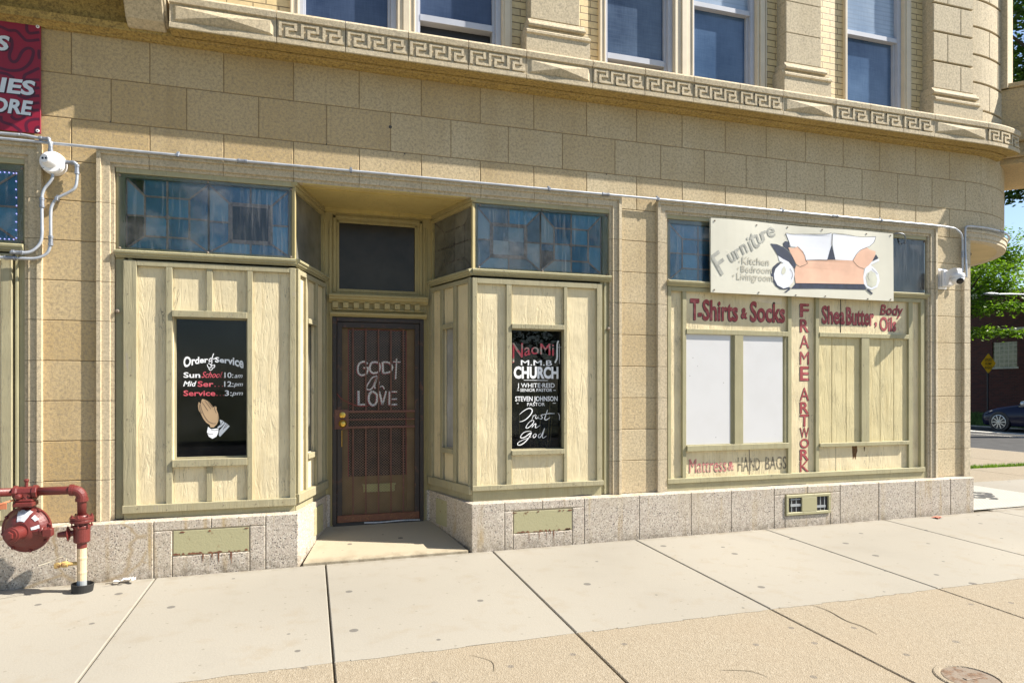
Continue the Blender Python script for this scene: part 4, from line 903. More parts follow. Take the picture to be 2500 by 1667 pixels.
hd.sweep([(DY + .01, 2.248), (DY - .03, 2.248), (DY - .045, 2.262), (DY - .06, 2.27), (DY - .062, 2.29), (DY - .03, 2.30), (DY + .01, 2.30)], [.192, 1.168])
hood = finish('door_hood', hd, M['olive'], BLD)
for i in range(9):
    x = .215 + i * .1035; t_ = MB(); t_.box(x, x + .055, DY - .06, DY - .004, 2.338, 2.394); t_.box(x - .0, x + .1, DY - .03, DY - .004, 2.318, 2.336)
    finish('dentil', t_, M['olive'], hood, bevel=.002)
# timber door behind the gate
dd = MB()
for r in with_hole(.25, 1.10, .13, 2.25, .372, .968, .62, 2.13): dd.box(r[0], r[1], .862, .90, r[2], r[3])
DOOR = finish('entry_door', dd, M['doorwood'], BLD, bevel=.003)
q = MB(); q.box(.36, .98, .875, .88, .60, 2.14); finish('door_pane', q, M['doorglass'], DOOR)
q = MB()
for a, b, c, d_ in ((.372, .378, .62, 2.13), (.962, .968, .62, 2.13), (.372, .968, 2.124, 2.13)): q.box(a, b, .859, .864, c, d_)
finish('glass_bead', q, M['banner'], DOOR)
q = MB()
for pts, w in GOD: q.ribbon(pts, w * 1.6, .8735)
finish('door_lettering', q, M['white_letter'], DOOR)
q = MB()
for pts, w in GOD: q.ribbon([(a - .006, b - .006) for a, b in pts], w * 1.9, .8742)
finish('letter_shade', q, M['banner'], DOOR)
q = MB(); q.box(.525, .845, .848, .863, .455, .535); q.box(.515, .855, .842, .85, .52, .54); finish('mail_slot', q, flat('mail_slot_green', (.34, .34, .15), .45), DOOR, bevel=.002)
# security gate
gy = .79
gt = MB()
for a, b, c, d_ in ((.214, .258, .15, 2.243), (1.098, 1.140, .15, 2.243), (.258, 1.098, 2.20, 2.243)): gt.box(a, b, gy - .005, gy + .05, c, d_)
GATE = finish('security_gate', gt, M['gate_dark'], BLD, bevel=.004)
lf = MB()
for a, b, c, d_ in ((.262, .31, .18, 2.195), (1.046, 1.094, .18, 2.195), (.31, 1.046, 2.14, 2.195)): lf.box(a, b, gy, gy + .03, c, d_)
finish('gate_leaf_frame', lf, M['gate_dark'], GATE, bevel=.003)
kp = MB(); kp.box(.262, 1.094, gy - .006, gy + .03, .168, .24); finish('kick_plate', kp, M['gate_rust'], GATE, bevel=.003)
th = MB(); th.box(.22, 1.135, gy - .0, .9, .09, .165); finish('threshold', th, M['black'], GATE)
wp = MB(); wp.ribbon([(.53, .155), (.7, .150), (.9, .157), (1.1, .152)], .012, gy - .0012); finish('paint_scuff', wp, M['chalk'], GATE)
for x in (.418, .546, .674, .80, .928):
    for z0, z1 in ((.24, 1.125), (1.30, 2.14)):
        b_ = MB(); b_.box(x - .007, x + .007, gy + .001, gy + .014, z0, z1); finish('gate_bar', b_, M['gate'], GATE, bevel=.002)
for z, h in ((1.288, .024), (1.207, .016), (1.128, .024)):
    b_ = MB(); b_.box(.31, 1.046, gy - .002, gy + .014, z - h / 2, z + h / 2); finish('gate_rail', b_, M['gate'], GATE, bevel=.002)
pl = MB(); pl.box(.235, .375, gy - .008, gy + .02, 1.112, 1.31); finish('lock_plate', pl, M['gate'], GATE, bevel=.003)
k = MB(); k.lathe([(0, .031), (.008, .030), (.012, .02), (.026, .02), (.028, .012)], (.313, gy - .008, 1.255), (0, -1, 0), 18); finish('deadbolt', k, M['brass'], GATE, smooth=False)
k = MB(); k.lathe([(0, .042), (.005, .041), (.012, .028), (.02, .018), (.035, .018), (.045, .03), (.06, .031), (.068, .022), (.07, .010)], (.316, gy - .008, 1.168), (0, -1, 0), 20); finish('door_knob', k, M['brass'], GATE, smooth=True)
ms = MB(); y_ = gy + .018; st = .0152; zz = .245; row = 0
while zz < 2.13:
    V = []; F = []; x = .305; i = 0
    while x <= 1.052:
        zq = zz + (.0066 if (i + row) % 2 else -.0066); V += [(x, y_, zq - .0015), (x, y_ + .001, zq + .0015)]; x += st; i += 1
    F = [(2 * j, 2 * j + 2, 2 * j + 3, 2 * j + 1) for j in range(i - 1)]; ms.add(V, F); zz += .0133; row += 1
finish('expanded_mesh', ms, M['gate_mesh'], GATE)
ch = MB()
for i in range(12): ch.lathe([(-.006, .003), (0, .005), (.006, .003)], (.308, gy - .004, 1.095 - i * .014), (0, 0, 1), 6)
finish('pull_chain', ch, M['brass'], GATE)
wr = MB(); wr.tube(curve([(.262, gy - .004, 1.47), (.31, gy - .012, 1.415), (.42, gy - .012, 1.36), (.5, gy - .012, 1.342), (.56, gy - .01, 1.345), (.57, gy, 1.36)]), .0035, 6)
finish('loose_wire', wr, M['cable'], GATE)

# shop front with the furniture board
SX = [(3.58, 3.76), (5.08, 5.46), (6.81, 6.97)]
PS = boards('painted_panelling', 'cream', [(a, b, .53, 2.57) for a, b in SX] + [(3.76, 5.08, 2.11, 2.57), (3.76, 5.08, .53, .90), (5.46, 6.81, 2.12, 2.57), (5.46, 6.81, .53, .89)], .03, .06)
battens('panel_batten', 'sage_smooth', [(3.557, 3.597, .53, 2.585, -.006), (3.736, 3.782, .585, 2.54), (5.063, 5.111, .585, 2.54), (5.435, 5.484, .57, 2.54), (6.774, 6.836, .57, 2.54), (6.95, 7.0, .53, 2.585, -.006), (3.597, 6.95, 2.54, 2.585, -.004),
     (3.782, 5.063, 2.096, 2.15, -.004), (3.782, 5.063, .861, .922, -.016), (4.37, 4.48, .922, 2.096, -.002), (5.484, 6.774, 2.103, 2.153, -.004), (5.484, 6.774, .862, .904, -.012), (6.075, 6.19, .904, 2.103, -.001), (3.55, 7.01, .532, .583, -.018)], .002, .055, None, PS)
boards('shop_frame', 'sage_smooth', [(3.548, 3.557, .46, 2.6), (7.0, 7.05, .46, 2.6), (7.02, 7.035, .46, 2.6, .012), (3.55, 7.05, .452, .53, -.0)], .02, .07)
for a, b in ((3.782, 4.278), (4.48, 4.95)):
    boards('white_panel', 'white_board', [(a, b + .05, .91, 2.10)], .016, .03, None, PS, 0)
    battens('window_reveal', 'sage_smooth', [(b + .045, b + .075, .91, 2.10, .02), (b + .075, b + .112, .91, 2.1, .012), (a, b + .05, .908, .93, .006)], .03, .05, None, PS, .001)
def groove(x0, x1, js):
    mb = MB(); xs = [x0] + js + [x1]
    for a, b in zip(xs, xs[1:]): mb.box(a + .004, b - .004, .026, .05, .90, 2.11)
    mb.box(x0, x1, .032, .05, .9, 2.11); return mb
finish('grooved_siding', groove(5.48, 6.08, [5.678, 5.88]), M['t111'], PS, bevel=.002)
finish('grooved_siding', groove(6.185, 6.78, [6.371, 6.574]), M['t111'], PS, bevel=.002)
jt = MB(); jt.box(5.80, 5.806, .0285, .031, 2.153, 2.54); jt.box(5.806, 5.808, .026, .031, 2.153, 2.54); jt.box(4.575, 4.583, .0285, .031, .583, .861); jt.box(5.735, 5.738, .0285, .031, .583, .862)
finish('board_joint', jt, M['black_letter'], PS)
ho = MB(); ho.poly([(5.965, .868), (6.04, .868), (6.045, .80), (6.03, .76), (6.02, .70), (6.0, .735), (5.98, .70), (5.97, .78)], .029); ho.poly([(6.135, .845), (6.155, .845), (6.15, .80), (6.14, .79)], .029)
finish('rotted_hole', ho, flat('rotten_wood', (.12, .06, .02), .9, vs=50, var=.5), PS)
pt = MB(); pt.poly([(4.60, 2.53), (4.60, 2.485), (4.72, 2.47), (4.86, 2.455), (4.99, 2.45), (5.0, 2.47), (5.0, 2.53)], .0285)
finish('paint_patch', pt, flat('pale_patch_paint', (.68, .60, .46), .6), PS)
# painted shop lettering
def sign_text(parent, main, shade, items, y, off=(-.010, -.007)):
    def fill(k, dx, dz, yy):
        def f(mb):
            for it in items:
                s, x0, x1, z0, h, bold = it[:6]; sh = it[6] if len(it) > 6 else 0.
                put_text(mb, s, x0 + dx, x1 + dx, z0 + dz, h, yy, bold, sh)
        return f
    if shade: letters('letter_shadow', shade, fill(0, off[0], off[1], y + .0006), parent)
    return letters('painted_lettering', main, fill(0, 0, 0, y), parent)
ys = .0285
sign_text(PS, 'maroon', 'black_letter', [('T', 3.845, 3.955, 2.255, .21, .03), ('-', 3.94, 3.985, 2.245, .19, .03), ('Shirts', 3.995, 4.435, 2.255, .205, .028), ('&', 4.475, 4.555, 2.285, .11, .035), ('Socks', 4.59, 5.045, 2.258, .205, .028)], ys)
sign_text(PS, 'maroon', 'black_letter', [('Shea', 5.545, 5.865, 2.262, .19, .028), ('Butter', 5.885, 6.285, 2.258, .19, .028), (',', 6.295, 6.33, 2.262, .16, .02), ('Body', 6.375, 6.705, 2.385, .115, .02, .18), ('Oils', 6.37, 6.615, 2.198, .155, .028)], ys)
fr_ = [('F', 2.325, 2.468), ('R', 2.155, 2.295), ('A', 1.972, 2.118), ('M', 1.79, 1.935), ('E', 1.612, 1.765), ('A', 1.385, 1.532), ('R', 1.245, 1.368), ('T', 1.10, 1.228), ('W', .97, 1.085), ('O', .857, .957), ('R', .722, .838), ('K', .588, .712)]
sign_text(PS, 'maroon', 'black_letter', [(c, 5.245, 5.368, a, b - a, .0 if c in 'MWAK' else .02) for c, a, b in fr_], ys)
sign_text(PS, 'pink_letter', 'fade_black', [('Mattress', 3.835, 4.29, .632, .145, .0), ('&', 4.31, 4.385, .645, .09, .03)], ys)
sign_text(PS, 'fade_black', None, [('HA', 4.43, 4.57, .625, .15, .01), ('ND', 4.59, 4.715, .63, .13, .015), ('BAGS', 4.785, 5.06, .632, .135, .01)], ys)
# lettering on the two display panes
yl = .0505
def warp_order(u, xx, zz):
    t = (xx + .787) / .235; b = 1.752 - .052 * t * t; return xx, b + zz / .05 * (1.792 - b) - 0.
letters('pane_lettering', 'white_letter', lambda mb: (put_text(mb, 'Order', -1.022, -.832, 0, .05, yl, .03, 0, warp_order), put_text(mb, 'Service', -.778, -.55, 0, .05, yl, .03, 0, warp_order),
    [mb.ribbon(p, w, yl) for p, w in OF + KNOT], put_text(mb, 'Sun', -1.022, -.893, 1.618, .043, yl, .02), put_text(mb, 'Mid', -1.025, -.935, 1.545, .042, yl, .02, .3),
    put_text(mb, '10:', -.703, -.632, 1.618, .044, yl, .012), put_text(mb, 'am', -.625, -.563, 1.618, .038, yl, .01, .3),
    put_text(mb, '12:', -.705, -.63, 1.542, .044, yl, .012), put_text(mb, 'pm', -.625, -.56, 1.546, .036, yl, .01, .3),
    put_text(mb, '3:', -.700, -.645, 1.464, .044, yl, .012), put_text(mb, 'pm', -.64, -.56, 1.468, .036, yl, .01, .3)), PL)
letters('red_pane_lettering', 'red_letter', lambda mb: (put_text(mb, 'School', -.885, -.735, 1.618, .05, yl, .008, .35), put_text(mb, '. .', -.73, -.705, 1.618, .04, yl), put_text(mb, 'Ser', -.913, -.79, 1.542, .044, yl, .02),
    put_text(mb, '. . .', -.78, -.715, 1.542, .04, yl), put_text(mb, 'Service', -1.022, -.775, 1.464, .044, yl, .02), put_text(mb, '. . .', -.765, -.708, 1.464, .04, yl)), PL)
def hand(mb): mb.poly(HAND, yl)
letters('painted_hands', 'skin', hand, PL)
letters('hand_outline', 'ink', lambda mb: [mb.ribbon(p, w, yl - .0008) for p, w in HANDL + CUFFL], PL)
letters('painted_cuffs', 'white_letter', lambda mb: [mb.poly(p, yl) for p in CUFF], PL)
yr = .0545
def warp_naomi(u, xx, zz):
    t = (xx - 2.13) / .22; b = 1.862 - (.075 if t < 0 else .02) * t * t; return xx, b + zz / .1 * (1.965 - b)
letters('red_pane_lettering', 'red_worn', lambda mb: put_text(mb, 'NaoMi', 1.888, 2.318, 0, .1, yr, .008, 0, warp_naomi), PR)
letters('pane_lettering', 'white_letter', lambda mb: (put_text(mb, 'M.M.B', 1.972, 2.298, 1.751, .05, yr, .01), put_text(mb, 'CHURCH', 1.899, 2.365, 1.627, .105, yr, .045),
    put_text(mb, 'J WHITE·REID', 1.936, 2.325, 1.533, .042, yr, .008), put_text(mb, '-', 1.934, 1.956, 1.492, .04, yr), put_text(mb, 'SENIOR PASTOR', 1.966, 2.298, 1.493, .029, yr, .012), put_text(mb, '-', 2.312, 2.336, 1.492, .04, yr),
    put_text(mb, 'STEVEN JOHNSON', 1.914, 2.356, 1.400, .045, yr, .02), put_text(mb, '-', 1.93, 1.948, 1.365, .04, yr), put_text(mb, 'PASTOR', 2.037, 2.221, 1.352, .032, yr, .004), put_text(mb, '-', 2.305, 2.337, 1.365, .04, yr),
    [mb.ribbon(p, w, yr, None, True) for p, w in TRUST], [mb.ribbon(p, w, yr) for p, w in CROSS]), PR)
# left neighbour shop: only its right-hand edge is in view
NB = boards('painted_panelling', 'cream', [(-5.0, -2.27, .5, 2.58)], .0, .04)
battens('panel_batten', 'sage', [(-2.300, -2.228, .5, 2.58, -.025), (-5.0, -2.30, .5, .58, -.03), (-5.0, -2.30, 2.52, 2.58, -.03), (-2.98, -2.92, .58, 2.52, -.025), (-3.68, -3.62, .58, 2.52, -.025), (-4.38, -4.32, .58, 2.52, -.025)], -.02, .03, None, NB)
boards('shop_frame', 'sage_smooth', [(-2.222, -2.148, .455, 2.6), (-2.21, -2.19, .455, 2.6, -.01), (-5.0, -2.15, .45, .50, -.01)], .01, .06)
gp = MB()
for x0, x1, z0, z1, y in ((-1.50, -1.16, .4555, .4615, -.0135), (2.43, 2.70, .456, .467, -.0135), (4.55, 5.3, .4555, .463, -.0015), (5.6, 6.5, .4555, .461, -.0015)):
    gp.add([(x0, y, z0), (x1, y, z0), (x1, y, z1 - .002), ((x0 + x1) / 2, y, z1), (x0, y, z0 + .002)], [(0, 1, 2, 3, 4)])
finish('painted_dark_gap', gp, M['black'], BLD)  # black strips paint the dark of the gaps under the shop frames
nl = MB(); rn = random.Random(4)
for xs_, z0, z1 in (((-1.41, -1.118, -.493, -.145), .62, 2.52), ((1.489, 1.827, 2.41, 2.772), .62, 2.5)):
    for x in xs_:
        for k in range(7): nl.lathe([(0, .0045), (.002, .003)], (x + rn.uniform(-.014, .014), -.031, z0 + (z1 - z0) * (k + rn.uniform(.1, .9)) / 7), (0, -1, 0), 6)
for x0, x1, z in ((-1.05, -.55, 2.15), (-1.05, -.55, .90), (-1.4, -.2, .54), (1.9, 2.35, 2.12), (1.9, 2.35, .905), (1.5, 2.75, .58)):
    for k in range(5): nl.lathe([(0, .0045), (.002, .003)], (x0 + (x1 - x0) * (k + rn.random()) / 5, -.0455, z + rn.uniform(-.012, .012)), (0, -1, 0), 6)
finish('nail_heads', nl, M['iron'], BLD)
ah = MB()
for x, z, r_ in ((.702, 3.912, .016), (.14, 3.694, .007), (.833, 3.679, .008), (2.862, 3.683, .008), (-1.554, 3.696, .006), (6.2, 3.62, .005)): ah.lathe([(0, r_), (.0035, r_ * .8)], (x, 0, z), (0, -1, 0), 8)
finish('anchor_hole', ah, M['black_letter'], BLD)
bo = MB()
for x, z in ((-1.50, 2.155), (2.875, 2.125)):
    bo.lathe([(0, .009), (.02, .009), (.022, .016), (.034, .016), (.038, .009)], (x, .012, z), (0, -1, 0), 8)
finish('frame_bolt', bo, M['iron'], BLD)
# ---------------------------------------------------------------- things fixed to or standing by the building
FS = thing('furniture_sign', (5.25, -.07, 2.53), 'long cream board painted with a peach sofa and the word Furniture', 'sign')
sb = MB(); nx_, nz_ = 24, 8; y0 = -.066
V = []; F = []
for i in range(nx_ + 1):
    for j in range(nz_ + 1):
        u, w = i / nx_, j / nz_; x = 4.024 + 2.443 * u + .008 * (1 - w); z = 2.532 + .779 * w + .006 * math.sin(u * 9) * w
        bow = .010 * math.sin(u * 11 + 1) * w * w + .006 * math.sin(u * 5) * (1 - w)
        V.append((x, y0 - .004 - bow, z))
n1 = len(V); V += [(x, y0 + .014, z) for x, y, z in V]
for i in range(nx_):
    for j in range(nz_):
        a = i * (nz_ + 1) + j; b = a + nz_ + 1; F += [(a, b, b + 1, a + 1), (n1 + a, n1 + a + 1, n1 + b + 1, n1 + b)]
for i in range(nx_):
    a = i * (nz_ + 1); b = a + nz_ + 1; F += [(a, n1 + a, n1 + b, b), (a + nz_, b + nz_, n1 + b + nz_, n1 + a + nz_)]
for j in range(nz_):
    a = j; F += [(a, a + 1, n1 + a + 1, n1 + a)]; a = nx_ * (nz_ + 1) + j; F += [(a, n1 + a, n1 + a + 1, a + 1)]
sb.add(V, F); finish('board', sb, M['signboard'], FS, smooth=False)
def sgn_y(x, z, e=.003):
    u = (x - 4.024) / 2.443; w = (z - 2.532) / .779
    return y0 - .004 - (.010 * math.sin(u * 11 + 1) * w * w + .006 * math.sin(u * 5) * (1 - w)) - e
def dense(pts, k=6):
    Q = []
    for a, b in zip(pts, pts[1:] + pts[:1]):
        for i in range(k): Q.append((a[0] + (b[0] - a[0]) * i / k, a[1] + (b[1] - a[1]) * i / k))
    return Q
def on_board(name, mat, fill, e):
    mb = MB(lambda x, y, z: (x, sgn_y(x, z, e), z)); fill(mb); return finish(name, mb, M[mat], FS)
for k_, (key, mat) in enumerate((('navy', 'sofa_navy'), ('white', 'sofa_white'), ('peach', 'sofa_peach'))):
    def fl(mb, key=key):
        for pts in SOFA[key]: mb.poly(dense(pts), 0)
    on_board('painted_sofa', mat, fl, .0025 + .0007 * (k_ if key != 'white' else 0.6))
on_board('painted_sofa', 'sofa_navy', lambda mb: [mb.poly(dense(SOFA['navy'][i]), 0) for i in (4, 5, 7)], .0046)
on_board('painted_sofa', 'sofa_pale', lambda mb: [mb.poly(dense(p), 0) for p in SOFA['pale']], .0042)
on_board('sofa_outline', 'ink', lambda mb: [mb.ribbon(p, w, 0) for p, w in SOFA['line']], .0052)
def furn(mb):
    for ch, px, pz, h, a, ws in (('F', 4.135, 2.845, .235, 34, .9), ('u', 4.285, 2.915, .150, 31, .9), ('r', 4.362, 2.962, .145, 30, .9), ('n', 4.435, 3.012, .150, 28, .9), ('i', 4.508, 3.067, .165, 26, .9), ('t', 4.562, 3.11, .205, 24, .9), ('u', 4.640, 3.138, .150, 22, .9), ('r', 4.702, 3.175, .145, 20, .9), ('e', 4.785, 3.215, .150, 12, 1.1)):
        put_letter(mb, ch, px, pz, h, a, 0, ws, .012)
on_board('painted_lettering', 'grey_letter', furn, .0035)
on_board('painted_lettering', 'pale_letter', lambda mb: (put_text(mb, 'Kitchen', 4.41, 4.755, 2.852, .075, 0, .01), put_text(mb, 'Bedroom', 4.398, 4.785, 2.766, .070, 0, .008), put_text(mb, 'Livingroom', 4.345, 4.80, 2.682, .075, 0, .006),
    mb.ribbon([(4.372, 2.876), (4.380, 2.884), (4.388, 2.876), (4.380, 2.868), (4.372, 2.876)], .006, 0), mb.ribbon([(4.355, 2.801), (4.363, 2.809), (4.371, 2.801), (4.363, 2.793), (4.355, 2.801)], .006, 0), mb.ribbon([(4.296, 2.722), (4.304, 2.730), (4.312, 2.722), (4.304, 2.714), (4.296, 2.722)], .006, 0)), .0035)
k = MB(lambda x, y, z: (x, sgn_y(x, z, .0) + y, z))
for x, z in ((4.07, 3.285), (6.43, 3.29), (4.07, 2.56), (6.43, 2.55), (4.6, 3.28), (5.0, 3.285), (5.45, 3.285), (6.08, 3.285), (4.62, 2.555), (5.1, 2.545), (5.5, 2.55), (6.1, 2.545)): k.box(x - .006, x + .006, -.006, 0, z - .006, z + .006)
finish('screw', k, M['iron'], FS)
hk = MB(); hk.tube(curve([(6.55, .0, 3.33), (6.60, -.03, 3.335), (6.66, -.045, 3.31), (6.685, -.03, 3.24), (6.69, .0, 3.23)]), .008, 6)
tag(finish('metal_hook', hk, M['fitting']), 'bent metal hook over the blue transom right of the furniture board', 'hook')

BN = thing('red_banner', (-2.7, -.03, 3.533), 'dark red banner with swirls and pale letters at the left edge', 'banner')
q = MB(); q.box(-3.55, -2.032, -.028, -.016, 3.533, 4.402); finish('banner_sheet', q, M['banner'], BN, bevel=.002)
q = MB()
for p, w in BANNER:
    q.ribbon([(min(x, -2.04), z) for x, z in p], w, -.0285)
finish('swirl_pattern', q, M['banner_dark'], BN)
def bt(e, yy):
    def f(mb):
        for s_, x0, x1, z0, h in (('S', -2.335, -2.252, 4.157, .106), ('RIES', -2.425, -2.080, 3.832, .105), ('ORE', -2.375, -2.10, 3.675, .103)):
            put_text(mb, s_, x0 + e, x1 + e, z0 - e * .8, h, yy, .035, .17)
    return f
letters('letter_shadow', 'banner_shade', bt(.010, -.0292), BN); letters('banner_lettering', 'banner_white', bt(0., -.0299), BN)
q = MB()
for z in (4.375, 3.555): q.lathe([(0, .013), (.004, .012), (.005, .004)], (-2.052, -.028, z), (0, -1, 0), 14)
finish('grommet', q, M['camwhite'], BN)
q = MB()
for z in (4.375, 3.555): q.lathe([(0, .005), (.0015, .004)], (-2.051, -.0335, z), (0, -1, 0), 8)
finish('grommet_hole', q, M['black'], BN)

# --- conduits
RC_ = .0112
def conduit(name, pts, label, couplings=(), straps=(), y=None, arcpts=False):
    mb = MB(); mb.tube(curve(pts, 6), RC_, 10)
    o = finish(name, mb, M['conduit'], None, smooth=True); tag(o, label, 'conduit', 'conduits on the stone wall')
    for (p, d) in couplings:
        c = MB(); p = Vector(p); d = Vector(d).normalized()
        c.lathe([(-.04, .015), (-.038, .018), (-.02, .018), (-.018, .0155), (.018, .0155), (.02, .018), (.038, .018), (.04, .015)], p, d, 10)
        finish('coupling', c, M['fitting'], o)
    for p in straps:
        c = MB(); x, yy, z = p; c.box(x - .011, x + .011, yy - .016, yy + .03, z - .015, z + .016); c.box(x - .011, x + .011, yy + .02, yy + .035, z - .015, z + .038); finish('strap', c, M['fitting'], o, bevel=.003)
    return o
yc = -.052
conduit('conduit', [(-3.5, yc, 3.463), (-2.3, yc, 3.461), (-1.0, yc, 3.458), (.4, yc, 3.462), (1.8, yc, 3.461), (3.2, yc, 3.464), (4.7, yc, 3.462), (5.9, yc, 3.458), (7.0, yc, 3.458), (7.36, yc, 3.45), (7.455, yc, 3.43), (7.52, yc - .005, 3.38), (7.543, yc, 3.30), (7.546, yc, 3.1), (7.548, yc, 2.93)],
        'longest grey conduit running along the wall above all the shop openings', [((-.55, yc, 3.459), (1, 0, 0)), ((2.83, yc, 3.463), (1, 0, 0)), ((5.65, yc, 3.459), (1, 0, 0)), ((7.546, yc, 3.14), (0, 0, 1))],
        [(-1.05, yc, 3.458), (.35, yc, 3.462), (2.23, yc, 3.462), (3.42, yc, 3.464), (4.95, yc, 3.462), (6.31, yc, 3.458)])
rc2 = [arc(s, yc - .0, 3.488 - max(0, s - 7.7) * .0) for s in [9.9, 9.5, 9.1, 8.7, 8.35, 8.0, 7.8]]
conduit('conduit', [tuple(p) for p in rc2] + [(7.66, yc, 3.487), (7.61, yc - .003, 3.478), (7.592, yc, 3.44), (7.59, yc, 3.2), (7.584, yc - .02, 2.95), (7.584, yc - .02, 2.86)],
        'grey conduit bending round the rounded corner overhang down to the dome camera', [(tuple(arc(8.3, yc, 3.488)), (1, .3, 0))], [])
yl_ = -.055
conduit('conduit', [(-3.5, yl_, 3.497), (-2.3, yl_, 3.50), (-2.15, yl_, 3.503), (-2.05, yl_, 3.492), (-1.99, yl_, 3.489), (-1.962, yl_ - .025, 3.485), (-1.95, yl_ - .03, 3.45), (-1.948, yl_ - .01, 3.38)],
        'short grey conduit under the red banner ending above the round camera', [((-1.995, yl_, 3.489), (1, 0, 0)), ((-1.949, yl_ - .02, 3.425), (0, 0, 1))])
conduit('conduit', [(-1.945, yl_, 3.235), (-1.943, yl_, 3.19), (-1.965, yl_, 3.145), (-2.0, yl_, 3.09), (-2.014, yl_, 3.02), (-2.014, yl_, 2.85), (-2.014, yl_, 2.73), (-2.03, yl_, 2.66), (-2.078, yl_ - .01, 2.60), (-2.13, yl_ - .02, 2.582), (-2.20, yl_ - .03, 2.58), (-2.22, yl_, 2.582)],
        'inner of two curved grey conduits below the round camera', [((-2.014, yl_, 2.985), (0, 0, 1)), ((-2.17, yl_ - .025, 2.581), (1, 0, 0))])
conduit('conduit', [(-1.87, yl_, 3.316), (-1.81, yl_, 3.322), (-1.786, yl_, 3.318), (-1.776, yl_, 3.29), (-1.775, yl_, 3.19), (-1.79, yl_, 3.12), (-1.84, yl_, 3.075), (-1.91, yl_, 3.028), (-1.945, yl_, 2.97), (-1.955, yl_, 2.90), (-1.955, yl_, 2.72), (-1.958, yl_, 2.65), (-1.985, yl_, 2.585), (-2.05, yl_ - .01, 2.545), (-2.15, yl_ - .015, 2.538), (-2.3, yl_ - .01, 2.538), (-3.4, yl_, 2.54)],
        'outer of two curved grey conduits right of the round camera, with an elbow', [((-1.775, yl_, 3.27), (0, 0, 1)), ((-1.83, yl_, 3.32), (1, 0, 0)), ((-1.955, yl_, 2.69), (0, 0, 1)), ((-2.22, yl_ - .012, 2.538), (1, 0, 0))], [(-1.915, yl_, 3.022)])

# --- round camera at the left
RCAM = thing('security_camera', (-1.94, -.05, 3.305), 'round white wall camera with two dark eyes beside the red banner', 'camera', 'security cameras')
q = MB(); q.lathe([(0, .088), (.055, .088), (.062, .082), (.068, .086), (.082, .084), (.09, .078)], (-1.94, 0, 3.305), (0, -1, 0), 36); finish('mounting_box', q, M['camwhite'], RCAM, smooth=False)
a_ = Vector((-.30, -.95, -.02)).normalized()
q = MB(); q.lathe([(-.02, .058), (.0, .058), (.018, .054), (.030, .046), (.040, .037), (.056, .034), (.060, .030)], (-1.952, -.088, 3.312), a_, 28); finish('camera_ball', q, M['camwhite'], RCAM, smooth=False)
q = MB(); u_ = Vector((0, 0, 1)).cross(a_).normalized()
for s_, r_ in ((-.012, .010), (.014, .009)): q.lathe([(.0595, r_), (.0615, r_ * .9)], Vector((-1.952, -.088, 3.312)) + u_ * s_, a_, 14)
finish('lens', q, M['lens'], RCAM)
q = MB()
for i in range(4):
    a = PI / 4 + i * PI / 2; q.lathe([(0, .005), (.003, .004)], (-1.94 + .078 * math.cos(a), -.088, 3.305 + .078 * math.sin(a)), (0, -1, 0), 6)
finish('cover_screw', q, M['fitting'], RCAM)
# --- dome camera on its arm at the right
DC = thing('security_camera', (7.27, 0, 2.715), 'white dome camera on a bent wall arm by the corner', 'camera', 'security cameras')
q = MB(); q.box(7.205, 7.335, -.02, .0, 2.71, 2.955); finish('wall_plate', q, M['camwhite'], DC, bevel=.004)
q = MB(); q.box(7.208, 7.332, -.085, -.02, 2.735, 2.93); finish('junction_box', q, M['camwhite'], DC, bevel=.006, seg=2)
q = MB(); q.box(7.206, 7.334, -.060, -.057, 2.734, 2.931); finish('box_seam', q, M['fitting'], DC)
q = MB()
ap = [(.0, 2.745), (.0, 2.905), (-.03, 2.912), (-.075, 2.925), (-.115, 2.932), (-.140, 2.926), (-.155, 2.905), (-.158, 2.868), (-.105, 2.866), (-.098, 2.874), (-.070, 2.862), (-.052, 2.835), (-.042, 2.79), (-.038, 2.745)]
q.add([(x, -.085 + y, z) for x in (7.232, 7.308) for y, z in ap], [tuple(range(14)), tuple(range(27, 13, -1))] + [(k, (k + 1) % 14, 14 + (k + 1) % 14, 14 + k) for k in range(14)])
finish('arm', q, M['camwhite'], DC, bevel=.008, seg=2)
dc = Vector((7.27, -.212, 2.868))
q = MB(); q.lathe([(.0, .05), (-.003, .066), (-.02, .074), (-.042, .075), (-.046, .071)], dc, (0, 0, 1), 30); finish('cap', q, M['camwhite'], DC, smooth=False)
q = MB(); q.lathe([(-.046, .069), (-.07, .068), (-.095, .060), (-.115, .046), (-.128, .026), (-.132, .004)], dc, (0, 0, 1), 30); finish('dome', q, M['camwhite'], DC, smooth=True)
q = MB(); d_ = Vector((-.35, -.85, -.5)).normalized(); q.lathe([(.045, .040), (.068, .036), (.0725, .030), (.074, .01)], dc + Vector((0, 0, -.068)), d_, 24); finish('lens', q, M['lens'], DC, smooth=True)

